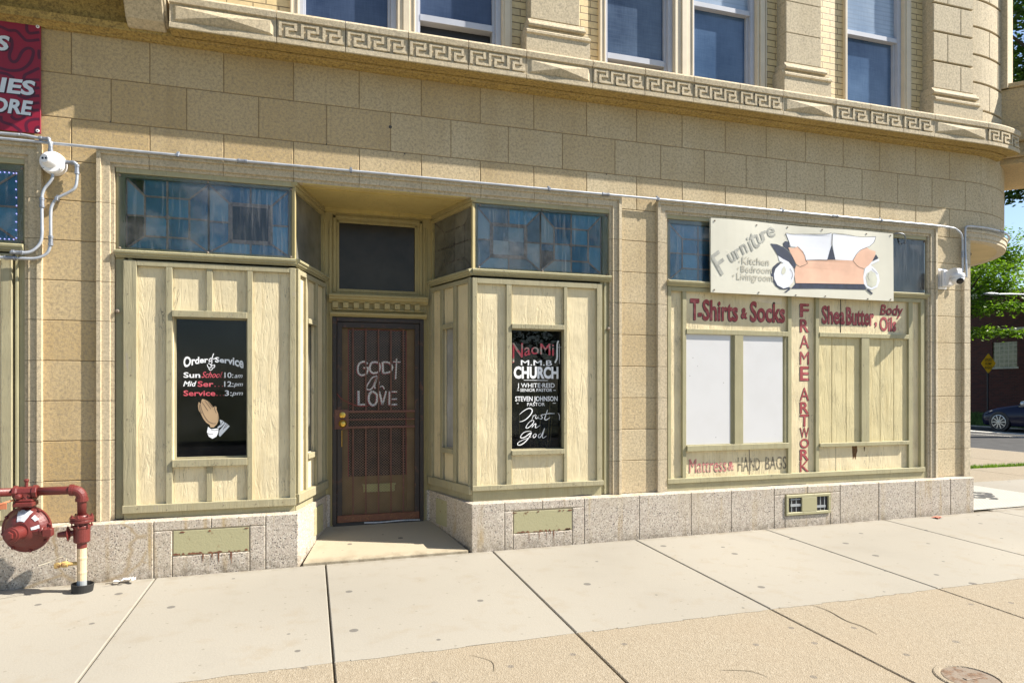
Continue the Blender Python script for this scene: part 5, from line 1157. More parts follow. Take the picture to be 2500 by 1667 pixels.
# --- gas regulator
GM = thing('gas_regulator', (-1.66, -.31, 0), 'oxide red gas regulator and pipework on a cream riser pipe', 'gas meter')
YM = -.35; PX_ = -1.656
q = MB(); el = [(-2.0, YM, .76), (-1.72, YM, .76)] + [(PX_ - .062 + .062 * math.sin(a), YM, .76 - .062 + .062 * math.cos(a)) for a in [i * PI / 14 for i in range(8)]] + [(PX_, YM, .69), (PX_, YM, .54)]
q.tube(el, .031, 16); finish('red_pipe', q, M['meter_red'], GM, smooth=True)
q = MB(); q.tube([(-2.9, YM, -.05), (-2.9, YM, .70)] + [(-2.84 - .06 * math.cos(a), YM, .705 + .06 * math.sin(a)) for a in [i * PI / 14 for i in range(1, 8)]] + [(-2.0, YM, .762)], .031, 16); finish('red_pipe', q, M['meter_red'], GM, smooth=True)
q = MB(); q.tube(el[1:-1], .0385, 16); q.lathe([(-.012, .044), (.012, .044)], (-1.722, YM, .76), (1, 0, 0), 16); q.lathe([(-.012, .044), (.012, .044)], (PX_, YM, .685), (0, 0, 1), 16); finish('elbow', q, M['meter_red'], GM, smooth=False)
q = MB(); q.tube([(PX_, YM, -.08), (PX_, YM, .42)], .032, 18); q.lathe([(-.012, .0335), (0, .035), (.012, .0335)], (PX_, YM, .245), (0, 0, 1), 18); q.lathe([(-.01, .0335), (0, .0345), (.01, .0335)], (PX_, YM, .135), (0, 0, 1), 18); finish('riser_pipe', q, M['pipe_cream'], GM, smooth=False)
q = MB(); q.tube([(PX_, YM, -.03), (PX_, YM, .075)], .0328, 18); finish('bare_pipe_foot', q, M['grey_paint'], GM)
q = MB(); q.tube([(PX_, YM, .32), (PX_, YM, .38)], .0335, 18); finish('red_overspray', q, M['meter_red'], GM)
q = MB(); q.lathe([(-.03, .070), (.034, .076), (.036, .071), (.0, .06), (-.028, .06)], (PX_ + .004, YM, .015), (.06, .0, 1), 26); finish('rubber_boot', q, M['rubber'], GM)
q = MB()
q.lathe([(-.165, .046), (-.155, .055), (-.06, .056), (-.05, .060), (-.035, .060), (-.03, .05), (-.012, .05), (-.01, .079), (.008, .079), (.009, .074), (.012, .074), (.013, .079), (.030, .079), (.034, .05), (.045, .044)], (PX_, YM, .525), (0, 0, 1), 24)
finish('flanged_valve', q, M['meter_red'], GM, bevel=.002)
q = MB()
for i in range(6):
    a = .4 + i * PI / 3; c = (PX_ + .064 * math.cos(a), YM + .064 * math.sin(a), .555); q.lathe([(-.075, .009), (-.06, .009), (-.06, .005), (0, .005), (.0, .010), (.013, .010), (.014, .005), (.02, .005)], c, (0, 0, 1), 6)
finish('flange_bolt', q, M['meter_red'], GM)
q = MB(); q.lathe([(.0, .022), (.05, .022), (.055, .03), (.062, .045), (.068, .058), (.072, .055), (.078, .03), (.085, .024), (.115, .022), (.135, .018)], (PX_ - .02, YM, .437), (-1, -.12, -.05), 18); finish('valve_handle', q, M['meter_red'], GM, bevel=.001)
# body: tee, neck and the round diaphragm case facing the street
q = MB(); q.lathe([(-.075, .034), (-.074, .050), (-.05, .050), (-.045, .042), (.045, .042), (.05, .050), (.078, .050), (.08, .034)], (-2.02, YM, .76), (1, 0, 0), 8); q.lathe([(0, .042), (.06, .044), (.085, .05)], (-2.02, YM, .75), (0, 0, -1), 16); q.lathe([(0, .012), (.045, .012), (.05, .018), (.062, .018), (.066, .008)], (-2.015, YM, .79), (0, 0, 1), 8)
q.lathe([(0, .020), (.05, .020), (.054, .012)], (-2.045, YM - .03, .735), (0, -1, 0), 12); q.ribbon([(-2.05, .755), (-2.0, .75), (-1.975, .73)], .012, YM - .05)
finish('tee_fitting', q, M['meter_red'], GM, bevel=.002)
q = MB(); q.box(-2.085, -1.955, YM - .06, YM + .06, .655, .69); q.box(-2.078, -1.962, YM - .052, YM + .052, .692, .71); finish('square_flange', q, M['meter_red'], GM, bevel=.008, seg=2)
q = MB(); q.box(-2.155, -2.10, YM - .11, YM - .105, .655, .70); q.tube([(-2.08, YM - .05, .71), (-2.12, YM - .105, .70), (-2.16, YM - .12, .685)], .006, 6); finish('meter_tag', q, flat('orange_tag', (.50, .17, .08), .6), GM)
ax = Vector((-.18, -.95, .02)).normalized(); o_ = Vector((-2.018, YM + .02, .482)); up_ = (Vector((0, 0, 1)) - ax * ax.z).normalized()
q = MB(); q.lathe([(-.09, .06), (-.075, .11), (-.03, .150), (-.008, .156), (-.008, .172), (.010, .172), (.010, .160), (.02, .150), (.05, .125), (.075, .085), (.088, .06)], o_, ax, 44, up_); finish('diaphragm_case', q, M['meter_red'], GM, smooth=False)
q = MB()
for i in range(8):
    a = i * PI / 4 + .2; w_ = ax.cross(up_); c = o_ + (up_ * math.cos(a) + w_ * math.sin(a)) * .164 + ax * .006
    q.lathe([(0, .013), (.012, .012), (.016, .006)], c, ax, 6)
finish('case_bolt', q, M['meter_red'], GM)
q = MB(); q.lathe([(.06, .052), (.17, .048), (.172, .056), (.19, .056), (.192, .046), (.205, .046), (.206, .030)], o_ + up_ * -.012, ax, 24, up_); q.lathe([(.2, .032), (.222, .031), (.224, .02)], o_ + up_ * -.012, ax, 6, up_); finish('spring_cap', q, M['meter_red'], GM, smooth=False)
q = MB(); w_ = Vector((1, -.1, 0)).normalized(); q.lathe([(.02, .026), (.12, .026), (.125, .034), (.145, .034)], o_ + ax * .06 + Vector((0, 0, -.01)), w_, 14); q.box(-1.885, -1.825, YM - .095, YM - .035, .435, .492); finish('vent_stub', q, M['meter_red'], GM, bevel=.004)
# white scuffed paint on the case
q = MB(); w_ = ax.cross(up_)
def on_case(a, r):
    pr = [(.0, .0885), (.06, .0885), (.085, .0765), (.125, .0515), (.150, .0215), (.160, .011)]
    for (r0, h0), (r1, h1) in zip(pr, pr[1:]):
        if r <= r1: h = h0 + (h1 - h0) * (r - r0) / (r1 - r0); break
    else: h = .011
    return tuple(o_ + (up_ * math.cos(a) + w_ * math.sin(a)) * r + ax * (h + .0025))
for a0, a1, r0, r1 in ((-.30, .42, .07, .150), (.62, .95, .11, .135), (1.25, 1.5, .075, .125)):
    V = []; F = []; n = 10; m_ = 6
    for i in range(n + 1):
        for j in range(m_ + 1):
            a = -(a0 + (a1 - a0) * i / n) ; r = r0 + (r1 - r0) * (j / m_) * (1 - .16 * rt.random() * (j == m_)) ; V.append(on_case(a * -1 if False else a, r))
    for i in range(n):
        for j in range(m_): p = i * (m_ + 1) + j; F.append((p, p + 1, p + m_ + 2, p + m_ + 1))
    q.add(V, F)
finish('white_scuff', q, M['chalk'], GM)
q = MB(); q.tube([(PX_, YM, .205), (-1.76, YM - .01, .205)], .014, 10); q.lathe([(0, .023), (.035, .023), (.036, .018), (.05, .018)], (-1.745, YM - .01, .205), (-1, -.1, 0), 8); q.lathe([(-.02, .012), (.028, .012), (.03, .022), (.038, .022)], (-1.80, YM - .01, .205), (-.1, -1, .1), 10); q.lathe([(0, .018), (.03, .02), (.035, .010)], (-1.80, YM - .012, .20), (-1, 0, -.15), 8)
finish('brass_spigot', q, M['oldbrass'], GM, bevel=.001)
q = MB(); q.tube(curve([(-1.755, YM - .01, .225), (-1.757, YM - .015, .262), (-1.79, YM - .02, .262), (-1.86, YM - .02, .232), (-1.93, YM - .03, .213)]), .0028, 5); finish('loose_wire', q, M['wire_white'], GM)

# --- litter
rl = random.Random(5)
q = MB(); V = []; F = []
for i in range(9):
    for j in range(4): V.append((-1.47 + .16 * i / 8 + rl.uniform(-.008, .008), -.20 - .05 * j / 3 + rl.uniform(-.01, .01) - .02 * math.sin(i), .012 + .022 * abs(math.sin(i * 1.3 + j)) * (i / 8) + rl.uniform(0, .01)))
F = [(i * 4 + j, (i + 1) * 4 + j, (i + 1) * 4 + j + 1, i * 4 + j + 1) for i in range(8) for j in range(3)]; q.add(V, F)
tag(finish('crumpled_wrapper', q, M['litter_white']), 'crumpled white wrapper on the pavement beside the cream riser pipe', 'litter')
q = MB(); V = []
for i in range(5):
    for j in range(4): V.append((6.86 + .10 * i / 4 + rl.uniform(-.012, .012), -.23 - .07 * j / 3 + rl.uniform(-.012, .012), .034 + .02 * rl.random()))
q.add(V, [(i * 4 + j, (i + 1) * 4 + j, (i + 1) * 4 + j + 1, i * 4 + j + 1) for i in range(4) for j in range(3)])
tag(finish('red_wrapper', q, M['litter_red']), 'small faded red wrapper on the pavement against the granite base', 'litter')
q = MB(); q.tube([(-1.52, -.27, .012), (-1.45, -.265, .017), (-1.36, -.235, .012)], .003, 5)
tag(finish('twig', q, M['bark']), 'thin dry twig on the pavement next to the white wrapper', 'twig')
# string of lights glowing inside the left window
em = Mt('light_bulbs'); em.col((.5, .5, 1.)); em.b.inputs['Emission Color'].default_value = (.55, .5, 1, 1); em.b.inputs['Emission Strength'].default_value = .7
q = MB()
for i in range(9): q.lathe([(-.005, .003), (0, .006), (.005, .003)], (-2.222 + .002 * math.sin(i * 5), .044, 2.715 + i * .064), (0, 0, 1), 6)
for i in range(5): q.lathe([(-.005, .003), (0, .006), (.005, .003)], (-2.24 - i * .03, .044, 3.225 + .003 * math.sin(i)), (0, 0, 1), 6); q.lathe([(-.005, .003), (0, .006), (.005, .003)], (-2.24 - i * .03, .044, 2.703), (0, 0, 1), 6)
tag(finish('string_lights', q, em.m), 'violet white string lights edging the blue window at the left border', 'string lights')
# dry stalks and a leafy pot plant behind the church window
q = MB()
for x, y, h, lean in ((1.95, .25, .42, -.03), (2.03, .3, .36, .01), (2.12, .22, .33, .02), (2.25, .28, .34, .0), (2.30, .2, .46, .03), (2.34, .25, .30, .03)):
    q.tube([(x, y, .9), (x + lean * .5, y, .9 + h * .5), (x + lean, y, .9 + h)], [.004, .006, .002], 5); q.tube([(x + lean * .7, y, .9 + h * .66), (x + lean * 1.02, y, .9 + h + .04)], [.008, .002], 5)
tag(finish('dried_stalks', q, M['dryplant']), 'dried grass stalks standing behind the painted church window', 'plant')
q = MB()
for i in range(46):
    a = rl.uniform(0, 2 * PI); l_ = rl.uniform(.1, .24); c = Vector((2.14 + rl.uniform(-.2, .2), .32 + rl.uniform(-.08, .08), .91)); d = Vector((math.cos(a) * .8, math.sin(a) * .4, rl.uniform(.3, 1.1))) * l_; s_ = Vector((-d.y, d.x, 0)).normalized() * .018
    q.add([c, c + d * .5 + s_, c + d, c + d * .5 - s_], [(0, 1, 2, 3)])
tag(finish('pot_plant', q, M['greenplant']), 'dim green leafy plant low behind the church window', 'plant')

# ---------------------------------------------------------------- ground
def gz(x, y):                                              # pavement height: rises to the right, falls to the road
    return .0045 * max(-8, min(x, 12)) + .02 * (max(min(y, -.14), -5.6) + .14)
def slab(mb, x0, x1, y0, y1, f=gz, bevel=.006, n=1):
    q = [(x0, y0), (x1, y0), (x1, y1), (x0, y1)]; b = bevel
    top = [(x0 + b, y0 + b), (x1 - b, y0 + b), (x1 - b, y1 - b), (x0 + b, y1 - b)]
    mb.add([(x, y, f(x, y) - .08) for x, y in q] + [(x, y, f(x, y) - .005) for x, y in q] + [(x, y, f(x, y)) for x, y in top],
           [(0, 1, 5, 4), (1, 2, 6, 5), (2, 3, 7, 6), (3, 0, 4, 7), (4, 5, 9, 8), (5, 6, 10, 9), (6, 7, 11, 10), (7, 4, 8, 11), (8, 9, 10, 11)])
XJ = [-10.2, -8.7, -7.2, -5.7, -4.2, -2.7, -1.195, .128, 1.63, 3.11, 4.65, 6.25, 7.95, 9.6, 11.4, 13.3, 15.5]
sw = MB(); ag = MB()
for a, b in zip(XJ, XJ[1:]):
    if b <= 8: slab(sw, a + .006, b - .006, -2.165, -.142)
    else:
        slab(sw, a + .006, b - .006, -2.165, -.06)
        if a < 11: slab(sw, max(a, 9.5) + .006, b - .006, -.05, 1.70)
    slab(ag, a + .006, b - .006, -5.35, -2.168, lambda x, y: gz(x, y) - .002)
for y0, y1 in ((1.712, 2.97), (3.17, 6.), (6.012, 10), (10.012, 14), (14.012, 18), (18.012, 24)):
    for a, b in ((9.5, 11.4), (11.4, 13.3), (13.3, 15.5)): slab(ag, a + .006, b - .006, y0, y1)
re_ = random.Random(9)
x = -10.
while x < 15.4:                                            # ragged feathered edge of the newer concrete
    w = re_.uniform(.05, .16); h = re_.uniform(.0, .022); h2 = re_.uniform(.0, .022)
    if not any(abs(x + w / 2 - j) < .12 for j in XJ): sw.add([(x, -2.162, gz(x, -2.16) + .0005), (x, -2.171 - h, gz(x, -2.17) - .0003), (x + w, -2.171 - h2, gz(x, -2.17) - .0003), (x + w, -2.162, gz(x, -2.16) + .0005)], [(0, 1, 2, 3)])
    x += w
struct(finish('sidewalk', sw, M['concrete'])); struct(finish('aggregate_pavement', ag, M['aggregate']))
ck = MB()
def crack(pts, w):
    k = MB(lambda x, y, z: (x, z, gz(x, z) + .0012)); k.ribbon(pts, w, 0, None, True); ck.v += [Vector(v) for v in k.v]; o = len(ck.v) - len(k.v); ck.f += [[o + i for i in f] for f in k.f]; ck.tone += k.tone
CRACKS = [([(3.45, -2.19), (3.475, -2.32), (3.452, -2.5), (3.475, -2.62), (3.46, -2.75)], .009), ([(3.62, -3.5), (3.75, -3.6), (3.9, -3.62)], .006), ([(-2.3, -.45), (-2.15, -.36), (-2.0, -.30)], .004), ([(2.2, -2.9), (2.35, -2.96), (2.4, -3.05)], .005), ([(.9, -2.3), (1.0, -2.42), (.98, -2.55)], .004), ([(5.1, -2.5), (5.3, -2.55), (5.45, -2.7)], .005)]
for p, w in CRACKS: crack(p, w)
struct(finish('pavement_cracks', ck, M['soil']))
so_ = MB(); so_.add([(-14, -5.6, -.15), (15.6, -5.6, -.15), (15.6, 26, -.02), (-14, 26, -.02)], [(0, 1, 2, 3)])
# soil seen in the joints lies just under the slabs
V = []; F = []
for i, x in enumerate([-14, -8, 0, 8, 15.6]):
    for y in (-5.5, -.1, 3, 25): V.append((x, y, gz(x, y) - .016))
for i in range(4):
    for j in range(3): a = i * 4 + j; F.append((a, a + 4, a + 5, a + 1))
so_ = MB(); so_.add(V, F); struct(finish('joint_soil', so_, M['soil']))
ef = MB(); ef.prism([(-.06, -.139), (1.40, -.139), (1.30, .4), (1.2, .84), (.14, .84), (.05, .4)], -.1, .0)
for i, v in enumerate(ef.v):
    if v.z > -.05: v.z = .024 + .0045 * v.x + .115 * (v.y + .139)
struct(finish('entry_step', ef, M['step'], bevel=.006))
kb = MB(); kb.box(-40, 15.65, -5.62, -5.36, -.4, -.09); kb.box(15.52, 15.78, -5.36, 60, -.4, .03); kb.box(26.4, 26.6, -60, 80, -.4, -.07)
struct(finish('kerb', kb, M['kerb'], bevel=.02))
rd = MB(); rd.add([(-300, -15.5, -.24), (300, -15.5, -.24), (300, -5.5, -.24), (-300, -5.5, -.24)], [(0, 1, 2, 3)])
rd.add([(15.7, -5.5, -.239), (26.45, -5.5, -.239), (26.45, -4.0, -.11), (15.7, -4.0, -.11), (26.45, 120, -.11), (15.7, 120, -.11)], [(0, 1, 2, 3), (3, 2, 4, 5)])
struct(finish('road', rd, M['asphalt']))
ln = MB(); ln.add([(23.5, -3, -.106), (23.95, -3, -.106), (23.95, 60, -.106), (23.5, 60, -.106)], [(0, 1, 2, 3)]); ln.add([(22.2, -3, -.106), (22.3, -3, -.106), (22.3, 60, -.106), (22.2, 60, -.106)], [(0, 1, 2, 3)])
struct(finish('road_marking', ln, M['line']))
g_ = MB(); g_.add([(-400, -400, -.45), (400, -400, -.45), (400, 400, -.45), (-400, 400, -.45)], [(0, 1, 2, 3)]); struct(finish('ground', g_, M['earth']))
vg_ = MB(); vg_.add([(26.58, -60, -.075), (27.5, -60, .0), (30.2, -60, .25), (30.2, 80, .25), (27.5, 80, .0), (26.58, 80, -.075)], [(0, 1, 4, 5), (1, 2, 3, 4)]); vg_.box(-300, 300, -60, -15.6, -.44, -.1); struct(finish('verge', vg_, M['earth']))
def blades(mb, x0, x1, y0, y1, n, h, zf, rr):
    for i in range(n):
        x, y = rr.uniform(x0, x1), rr.uniform(y0, y1); z = zf(x, y); a = rr.uniform(0, PI); w = h * .09; hh = h * rr.uniform(.5, 1.2); l = hh * rr.uniform(-.5, .5)
        mb.add([(x - w * math.cos(a), y - w * math.sin(a), z), (x + w * math.cos(a), y + w * math.sin(a), z), (x + l * math.sin(a), y - l * math.cos(a), z + hh)], [(0, 1, 2)], rr.random())
rg = random.Random(11)
gb = MB(); blades(gb, 26.62, 29.95, 10.5, 21, 9000, .2, lambda x, y: -.08 + (x - 26.6) * .092, rg)
tag(finish('grass', gb, M['grassblade']), 'rough green grass growing between the far kerb and the dark brick wall', 'grass', None, 'stuff')
wb = MB(); blades(wb, 9.6, 15.4, 2.98, 3.16, 2600, .075, lambda x, y: gz(x, y) - .02, rg); blades(wb, 11.0, 15.4, 2.92, 3.22, 700, .05, lambda x, y: gz(x, y) - .01, rg)
tag(finish('weeds', wb, M['leaf_light']), 'strip of low green weeds in the pavement joint beyond the corner', 'weeds', None, 'stuff')
# mosaic floor with the house number before the corner door
ms_ = MB(); ms_.add([(x, y, gz(x, -.2) + .006) for x, y in ((7.63, -.05), (9.45, -.03), (9.62, .5), (9.62, 1.4), (9.2, 1.9), (7.5, 1.9))], [(0, 1, 2, 3, 4, 5)]); struct(finish('mosaic_floor', ms_, M['mosaic']))
num = MB(); V, F = text_mesh('563', .05); k_ = .29 / CAP
ux = Vector((.707, .707)); uy = Vector((-.707, .707)); org = Vector((8.72, .40))
num.add([(org.x + ux.x * p * k_ + uy.x * q_ * k_, org.y + ux.y * p * k_ + uy.y * q_ * k_, gz(org.x + ux.x * p * k_ + uy.x * q_ * k_, -.2) + .010) for p, q_ in V], F)
struct(finish('mosaic_numerals', num, M['grey_tile']))
# utility cover sunk in the aggregate
UC = thing('utility_cover', (3.45, -3.38, gz(3.45, -3.38)), 'worn round utility cover set in the rough tan pavement', 'utility cover')
q = MB(); c0 = Vector((3.45, -3.38, gz(3.45, -3.38) - .002)); q.lathe([(-.03, .175), (.003, .175), (.007, .168), (.007, .145), (.001, .14)], c0, (0, -.02, 1), 36); finish('rim', q, M['aggregate'], UC)
q = MB(); q.lathe([(-.02, .137), (.0035, .136), (.005, .12), (.003, .02)], c0, (0, -.02, 1), 28); q.box(3.40, 3.52, -3.40, -3.375, c0.z, c0.z + .008); finish('lid', q, M['iron'], UC, bevel=.002)
# ---------------------------------------------------------------- across the side street
BX = 30.0
BB = thing('brick_building', (36, 20, .2), 'dark red brick building with pale stone coping across the side street', 'building')
q = MB(); q.box(BX, 44, -2, 15.38, -.3, 5.69); q.box(BX, 44, 16.5, 45, -.3, 5.69); q.box(BX, 44, 15.38, 16.5, -.3, 2.36); q.box(BX, 44, 15.38, 16.5, 3.57, 5.69); q.box(BX + .3, 44, 15.3, 16.6, 2.2, 3.7)
finish('wall', q, M['rbrick'], BB)
q = MB()
for y in [(-2 + i * .9) for i in range(52)]: q.box(BX - .06, 44.06, y + .006, y + .894, 5.69, 5.89)
finish('coping', q, M['limestone'], BB, bevel=.01)
q = MB()
for y in [(-2 + i * .8) for i in range(58)]: q.box(BX - .035, BX + .05, y + .005, y + .795, 4.03, 4.17)
finish('stone_band', q, M['limestone'], BB)
q = MB()
for i in range(560): q.box(BX - .012, BX + .03, -2 + i * .083, -2 + i * .083 + .07, 3.81, 4.02); q.box(BX - .012, BX + .03, -2 + i * .083, -2 + i * .083 + .07, 5.02, 5.24)
finish('soldier_course', q, M['rbrick'], BB)
q = MB(); q.box(BX + .06, BX + .2, 15.38, 16.5, 2.43, 3.57); gw = finish('glass_block_window', q, M['glassblock'], BB)
q = MB()
for i in range(6): q.box(BX - .05, BX + .2, 15.3 + i * .215, 15.3 + i * .215 + .207, 2.35, 2.43)
finish('sill', q, M['limestone'], gw, bevel=.005)

SG = thing('road_sign', (27.2, 14.6, 0), 'yellow diamond sign reading speed hump ahead on a dark post', 'sign')
q = MB(); c = (27.2, 2.52); hd_ = .46; pts = []
for k in range(4):
    a = PI / 2 * k; px, pz = c[0] + hd_ * math.sin(a), c[1] + hd_ * math.cos(a)
    for s_ in (-.35, 0, .35): pts.append((px - .05 * (1 - abs(s_)) * math.sin(a) + .04 * s_ * math.cos(a) * 1.4 - .02 * math.sin(a), pz - .05 * (1 - abs(s_)) * math.cos(a) - .04 * s_ * math.sin(a) * 1.4 - .02 * math.cos(a)))
n = len(pts); q.add([(x, 14.55, z) for x, z in pts] + [(x, 14.556, z) for x, z in pts], [tuple(range(n)), tuple(range(2 * n - 1, n - 1, -1))] + [(k, n + k, n + (k + 1) % n, (k + 1) % n) for k in range(n)]); finish('sign_plate', q, M['yellow_sign'], SG)
letters('sign_lettering', 'ink', lambda mb: (put_text(mb, 'SPEED', 26.99, 27.41, 2.61, .115, 14.546, .01), put_text(mb, 'HUMP', 27.02, 27.38, 2.45, .115, 14.546, .01), put_text(mb, 'AHEAD', 26.99, 27.41, 2.285, .115, 14.546, .01)), SG)
q = MB(); q.box(27.17, 27.23, 14.56, 14.60, -.05, 2.95); finish('post', q, M['black'], SG)
q = MB()
for z in (2.86, 2.16): q.lathe([(0, .012), (.005, .01)], (27.2, 14.55, z), (0, -1, 0), 8)
finish('bolt', q, M['fitting'], SG)

LP = thing('street_lamp', (27.4, 12.2, 0), 'grey street lamp arm reaching over the side street', 'street lamp')
q = MB(); q.tube([(27.4, 12.2, -.1), (27.4, 12.2, 4.6)], [.09, .06], 12); q.tube(curve([(27.4, 12.2, 4.5), (27.2, 12.2, 4.92), (26.4, 12.2, 5.03), (25.3, 12.2, 5.02), (24.6, 12.2, 4.99)]), .035, 8); finish('mast_arm', q, M['lampgrey'], LP, smooth=True)
q = MB(); q.lathe([(-.02, .03), (.02, .055), (.12, .10), (.35, .12), (.6, .09), (.74, .03)], (24.62, 12.2, 4.99), (-1, 0, 0), 14)
for v in q.v: v.z = 4.99 + (v.z - 4.99) * .5
finish('lamp_head', q, M['lampgrey'], LP, smooth=True)

CAR = thing('parked_car', (25.5, 10.6, -.1), 'dark navy parked car with spoked alloy wheel, nose towards the corner', 'car')
cz, cy0 = -.105, 12.17
def carx(w): return 25.52 + w
def loft(mb, secs):
    """secs: (forward offset, [(half width, z) ...]) from the left sill over the top to the right sill"""
    V = []; n = None
    for f, h in secs:
        row = [(carx(-w), cy0 + f, cz + z) for w, z in h] + [(carx(w), cy0 + f, cz + z) for w, z in reversed(h)]
        n = len(row); V += row
    F = [(i * n + k, i * n + k + 1, (i + 1) * n + k + 1, (i + 1) * n + k) for i in range(len(secs) - 1) for k in range(n - 1)]
    F += [tuple(range(n))[::-1], tuple((len(secs) - 1) * n + k for k in range(n))]
    mb.add(V, F)
q = MB()
loft(q, [(.84, [(.55, .30), (.60, .42), (.58, .55), (.50, .60)]), (.74, [(.72, .22), (.80, .38), (.78, .60), (.60, .68)]), (.58, [(.80, .20), (.88, .40), (.86, .66), (.66, .75)]), (.2, [(.84, .20), (.91, .42), (.90, .74), (.70, .86)]), (-.3, [(.85, .20), (.92, .45), (.91, .82), (.72, .94)]),
    (-.75, [(.86, .20), (.925, .48), (.915, .90), (.74, 1.0)]), (-1.6, [(.86, .20), (.93, .5), (.92, .95), (.76, 1.0)]), (-2.7, [(.86, .20), (.93, .5), (.92, .98), (.76, 1.02)]), (-3.4, [(.82, .22), (.90, .5), (.88, .98), (.72, 1.04)]), (-3.75, [(.66, .28), (.74, .5), (.72, .90), (.6, .98)])])
finish('body', q, M['carpaint'], CAR, smooth=True)
q = MB(); loft(q, [(-.62, [(.74, .92), (.72, .97), (.70, .98), (.66, .985)]), (-1.35, [(.78, .95), (.70, 1.26), (.62, 1.36), (.4, 1.38)]), (-2.0, [(.79, .96), (.70, 1.30), (.62, 1.42), (.4, 1.45)]), (-2.7, [(.78, .98), (.68, 1.26), (.6, 1.36), (.4, 1.40)]), (-3.45, [(.72, 1.0), (.68, 1.03), (.6, 1.04), (.4, 1.05)])]); finish('cabin_glass', q, M['carglass'], CAR, smooth=True)
q = MB()
for sx in (-1, 1): q.tube([(carx(sx * .73), cy0 - .60, cz + .97), (carx(sx * .69), cy0 - 1.35, cz + 1.33), (carx(sx * .64), cy0 - 2.0, cz + 1.41), (carx(sx * .64), cy0 - 2.7, cz + 1.36), (carx(sx * .70), cy0 - 3.4, cz + 1.03)], .035, 6)
q.box(carx(-.6), carx(.6), cy0 - 2.7, cy0 - 1.4, cz + 1.40, cz + 1.455); finish('roof', q, M['carpaint'], CAR, smooth=False)
for sx in (-1, 1):
    q = MB(); s = sx
    q.add([(carx(s * .80), cy0 + .735, cz + .585), (carx(s * .885), cy0 + .60, cz + .60), (carx(s * .905), cy0 + .26, cz + .74), (carx(s * .80), cy0 + .36, cz + .775), (carx(s * .62), cy0 + .70, cz + .665)], [(0, 1, 2, 3, 4)]); finish('headlight', q, M['headlamp'], CAR)
    q = MB(); q.lathe([(0, .05), (.06, .10), (.13, .10), (.16, .05)], (carx(s * .90), cy0 - .93, cz + 1.03), (s, 0, .1), 12); finish('wing_mirror', q, M['chrome'], CAR, smooth=True)
    q = MB(); q.tube([(carx(s * .925), cy0 - .72, cz + .93), (carx(s * .925), cy0 - 3.2, cz + 1.0)], .012, 5); finish('window_trim', q, M['chrome'], CAR)
    for f in (0, -2.75):
        q = MB(); q.lathe([(-.12, .36), (.035, .385), (.05, .36)], (carx(s * .885), cy0 + f, cz + .345), (s, 0, 0), 28); finish('wheel_arch', q, M['black'], CAR)
        q = MB(); q.lathe([(-.2, .26), (-.19, .325), (.0, .335), (.02, .32), (.022, .265), (.0, .255)], (carx(s * .92), cy0 + f, cz + .335), (s, 0, 0), 30); wh = finish('wheel', q, M['rubber'], CAR)
        q = MB(); o2 = Vector((carx(s * .945), cy0 + f, cz + .335)); q.lathe([(-.03, .268), (.0, .268), (.004, .25), (-.02, .245)], o2, (s, 0, 0), 30); q.lathe([(-.02, .05), (.0, .05), (.01, .03)], o2, (s, 0, 0), 12)
        for k in range(10):
            a = 2 * PI * k / 10; d = Vector((0, math.cos(a), math.sin(a))); t = Vector((0, -math.sin(a), math.cos(a)))
            q.add([o2 + d * .04 + t * .016, o2 + d * .04 - t * .016, o2 + d * .25 - t * .024 , o2 + d * .25 + t * .006, o2 + d * .04 + t * .016 - Vector((s * .03, 0, 0)), o2 + d * .25 - Vector((s * .03, 0, 0))], [(0, 1, 2, 3), (0, 4, 5, 3)])
        finish('rim', q, M['chrome'], wh)

# ---------------------------------------------------------------- trees
def tree(name, base, trunk_h, limbs, clumps, nleaf, size, mat, label, seed, lean=(0, 0), group=None):
    r = random.Random(seed); t = thing(name, base, label, 'tree', group); b = Vector(base)
    q = MB(); top = b + Vector((lean[0], lean[1], trunk_h)); tr = .05 + trunk_h * .028
    q.tube([b - Vector((0, 0, .3)), b + Vector((lean[0] * .2, lean[1] * .2, trunk_h * .3)), b + Vector((lean[0] * .55, lean[1] * .55, trunk_h * .7)), top], [tr * 1.3, tr, tr * .8, tr * .6], 9)
    for cl in clumps[::limbs]:
        c = Vector(cl[:3]); s0 = b + (top - b) * min(1, max(.35, (c.z - b.z) / trunk_h - .35)); m = s0.lerp(c, .5) + Vector((r.uniform(-.3, .3), r.uniform(-.3, .3), r.uniform(.0, .4)))
        q.tube(curve([s0, m, c], 4), [tr * .4 * (1 - i / 9) + .012 for i in range(9)], 5)
    finish('trunk', q, M['bark'], t, smooth=True)
    q = MB()
    for cl in clumps:
        cx, cy, cz_, rx, rz = cl; k0 = r.random(); tw = r.uniform(0, 2 * PI)
        for i in range(nleaf):
            u = r.gauss(0, .45), r.gauss(0, .45), r.gauss(0, .45)
            p = Vector((cx + u[0] * rx, cy + u[1] * rx, cz_ + u[2] * rz - .12 * rx * (u[0] ** 2 + u[1] ** 2)))
            s = size * r.uniform(.6, 1.3); d = Vector((r.uniform(-1, 1), r.uniform(-1, 1), r.uniform(-.6, .5))).normalized(); e = d.cross(Vector((r.uniform(-.5, .5), r.uniform(-.5, .5), 1))).normalized() * .42
            q.add([p, p + d * s * .5 + e * s, p + d * s, p + d * s * .5 - e * s], [(0, 1, 2, 3)], max(0, min(1, .25 + .5 * k0 + r.uniform(-.25, .25))))
    finish('crown', q, M[mat], t); return t
rr = random.Random(21)
def cloud(n, cx, cy, cz, rx, ry, rz, s0, s1, fl):
    out = []
    while len(out) < n:
        x, y, z = rr.uniform(-1, 1), rr.uniform(-1, 1), rr.uniform(-1, 1)
        if .15 < x * x + y * y + z * z < 1: s = rr.uniform(s0, s1); out.append((cx + x * rx, cy + y * ry, cz + z * rz, s, s * fl))
    return out
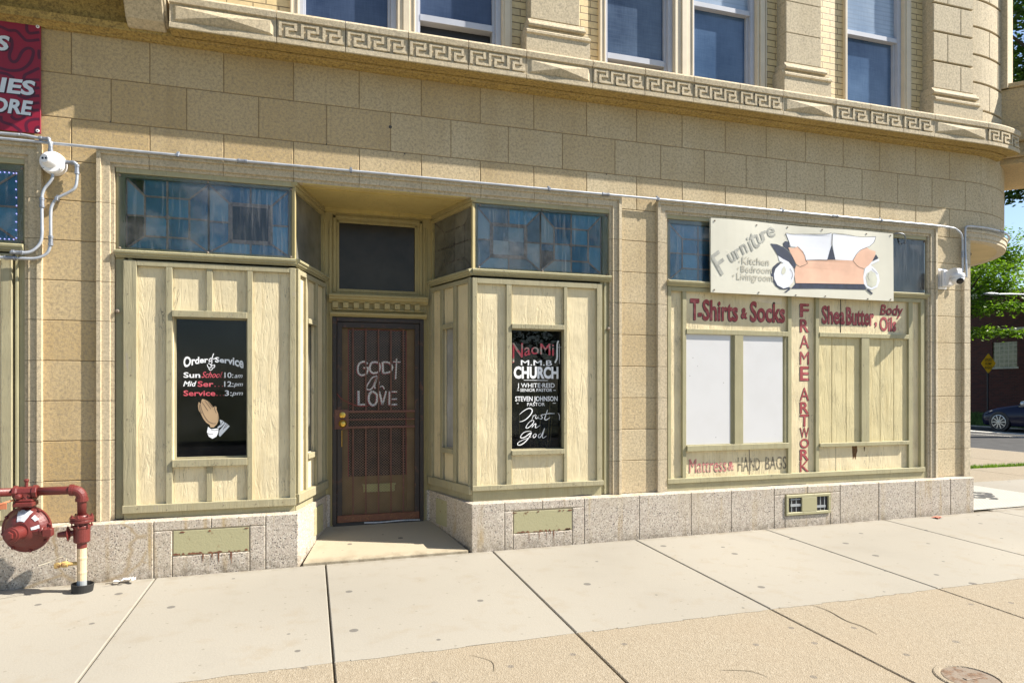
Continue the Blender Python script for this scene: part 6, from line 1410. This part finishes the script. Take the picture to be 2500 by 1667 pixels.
sprays = [(26.0, 14.4, 3.75, .9, .16), (26.2, 13.7, 3.72, .9, .14), (26.0, 13.0, 3.68, .8, .12), (25.9, 15.2, 3.8, .9, .16), (26.2, 14.0, 3.9, .8, .14), (26.0, 12.5, 3.62, .5, .08),
          (26.1, 14.3, 4.6, 1., .2), (26.0, 13.4, 4.7, .9, .16), (26.2, 12.8, 4.75, .7, .12), (26.0, 15.1, 4.7, 1., .2), (26.3, 14.0, 4.9, 1., .2), (26.1, 12.2, 4.55, .45, .08), (26.2, 14.9, 5.1, 1., .25)]
tree('street_tree', (27.4, 17.0, 0), 5.0, 3, sprays + cloud(58, 26.6, 15.6, 6.6, 2.6, 2.7, 1.7, .6, 1.1, .42), 230, .13, 'leaf_light', 'bright green layered tree whose lowest sprays hang before the brick wall', 31, (-.6, -1.0), 'trees beyond the corner')
tree('street_tree', (35.5, 25.5, 0), 6.5, 4, cloud(70, 35.0, 24.5, 7.0, 3.6, 4.2, 2.9, .8, 1.5, .6), 200, .22, 'leaf_dark', 'darker leafy tree rising behind the roof of the brick building', 32, (0, 0), 'trees beyond the corner')
tree('street_tree', (27.1, 8.0, 0), 10.5, 3, cloud(85, 24.4, 9.4, 12.6, 3.0, 3.4, 4.4, .6, 1.2, .6) + [(22.6, 10.2, 8.0, .6, .2), (22.9, 10.0, 8.4, .7, .25), (23.6, 9.9, 8.3, .6, .2), (23.2, 9.7, 9.0, .8, .3)], 190, .17, 'leaf_dark', 'tall tree with dark leaves against the sky at the top right corner', 33, (-2.0, 1.0), 'trees beyond the corner')
tree('street_tree', (-7.5, -17.5, -.2), 5.5, 4, cloud(60, -7.0, -17.0, 6.8, 3.4, 3.0, 3.4, .8, 1.5, .7), 150, .22, 'leaf_light', 'leafy tree across the street mirrored in the church window', 34, (0, 0), 'trees mirrored in the windows')
tree('street_tree', (12, -24, -.2), 6, 4, cloud(70, 12, -24, 7.0, 4.5, 3.5, 4.0, 1., 1.8, .7), 140, .26, 'leaf_dark', 'broad tree across the street mirrored in the blue window panes', 35, (0, 0), 'trees mirrored in the windows')
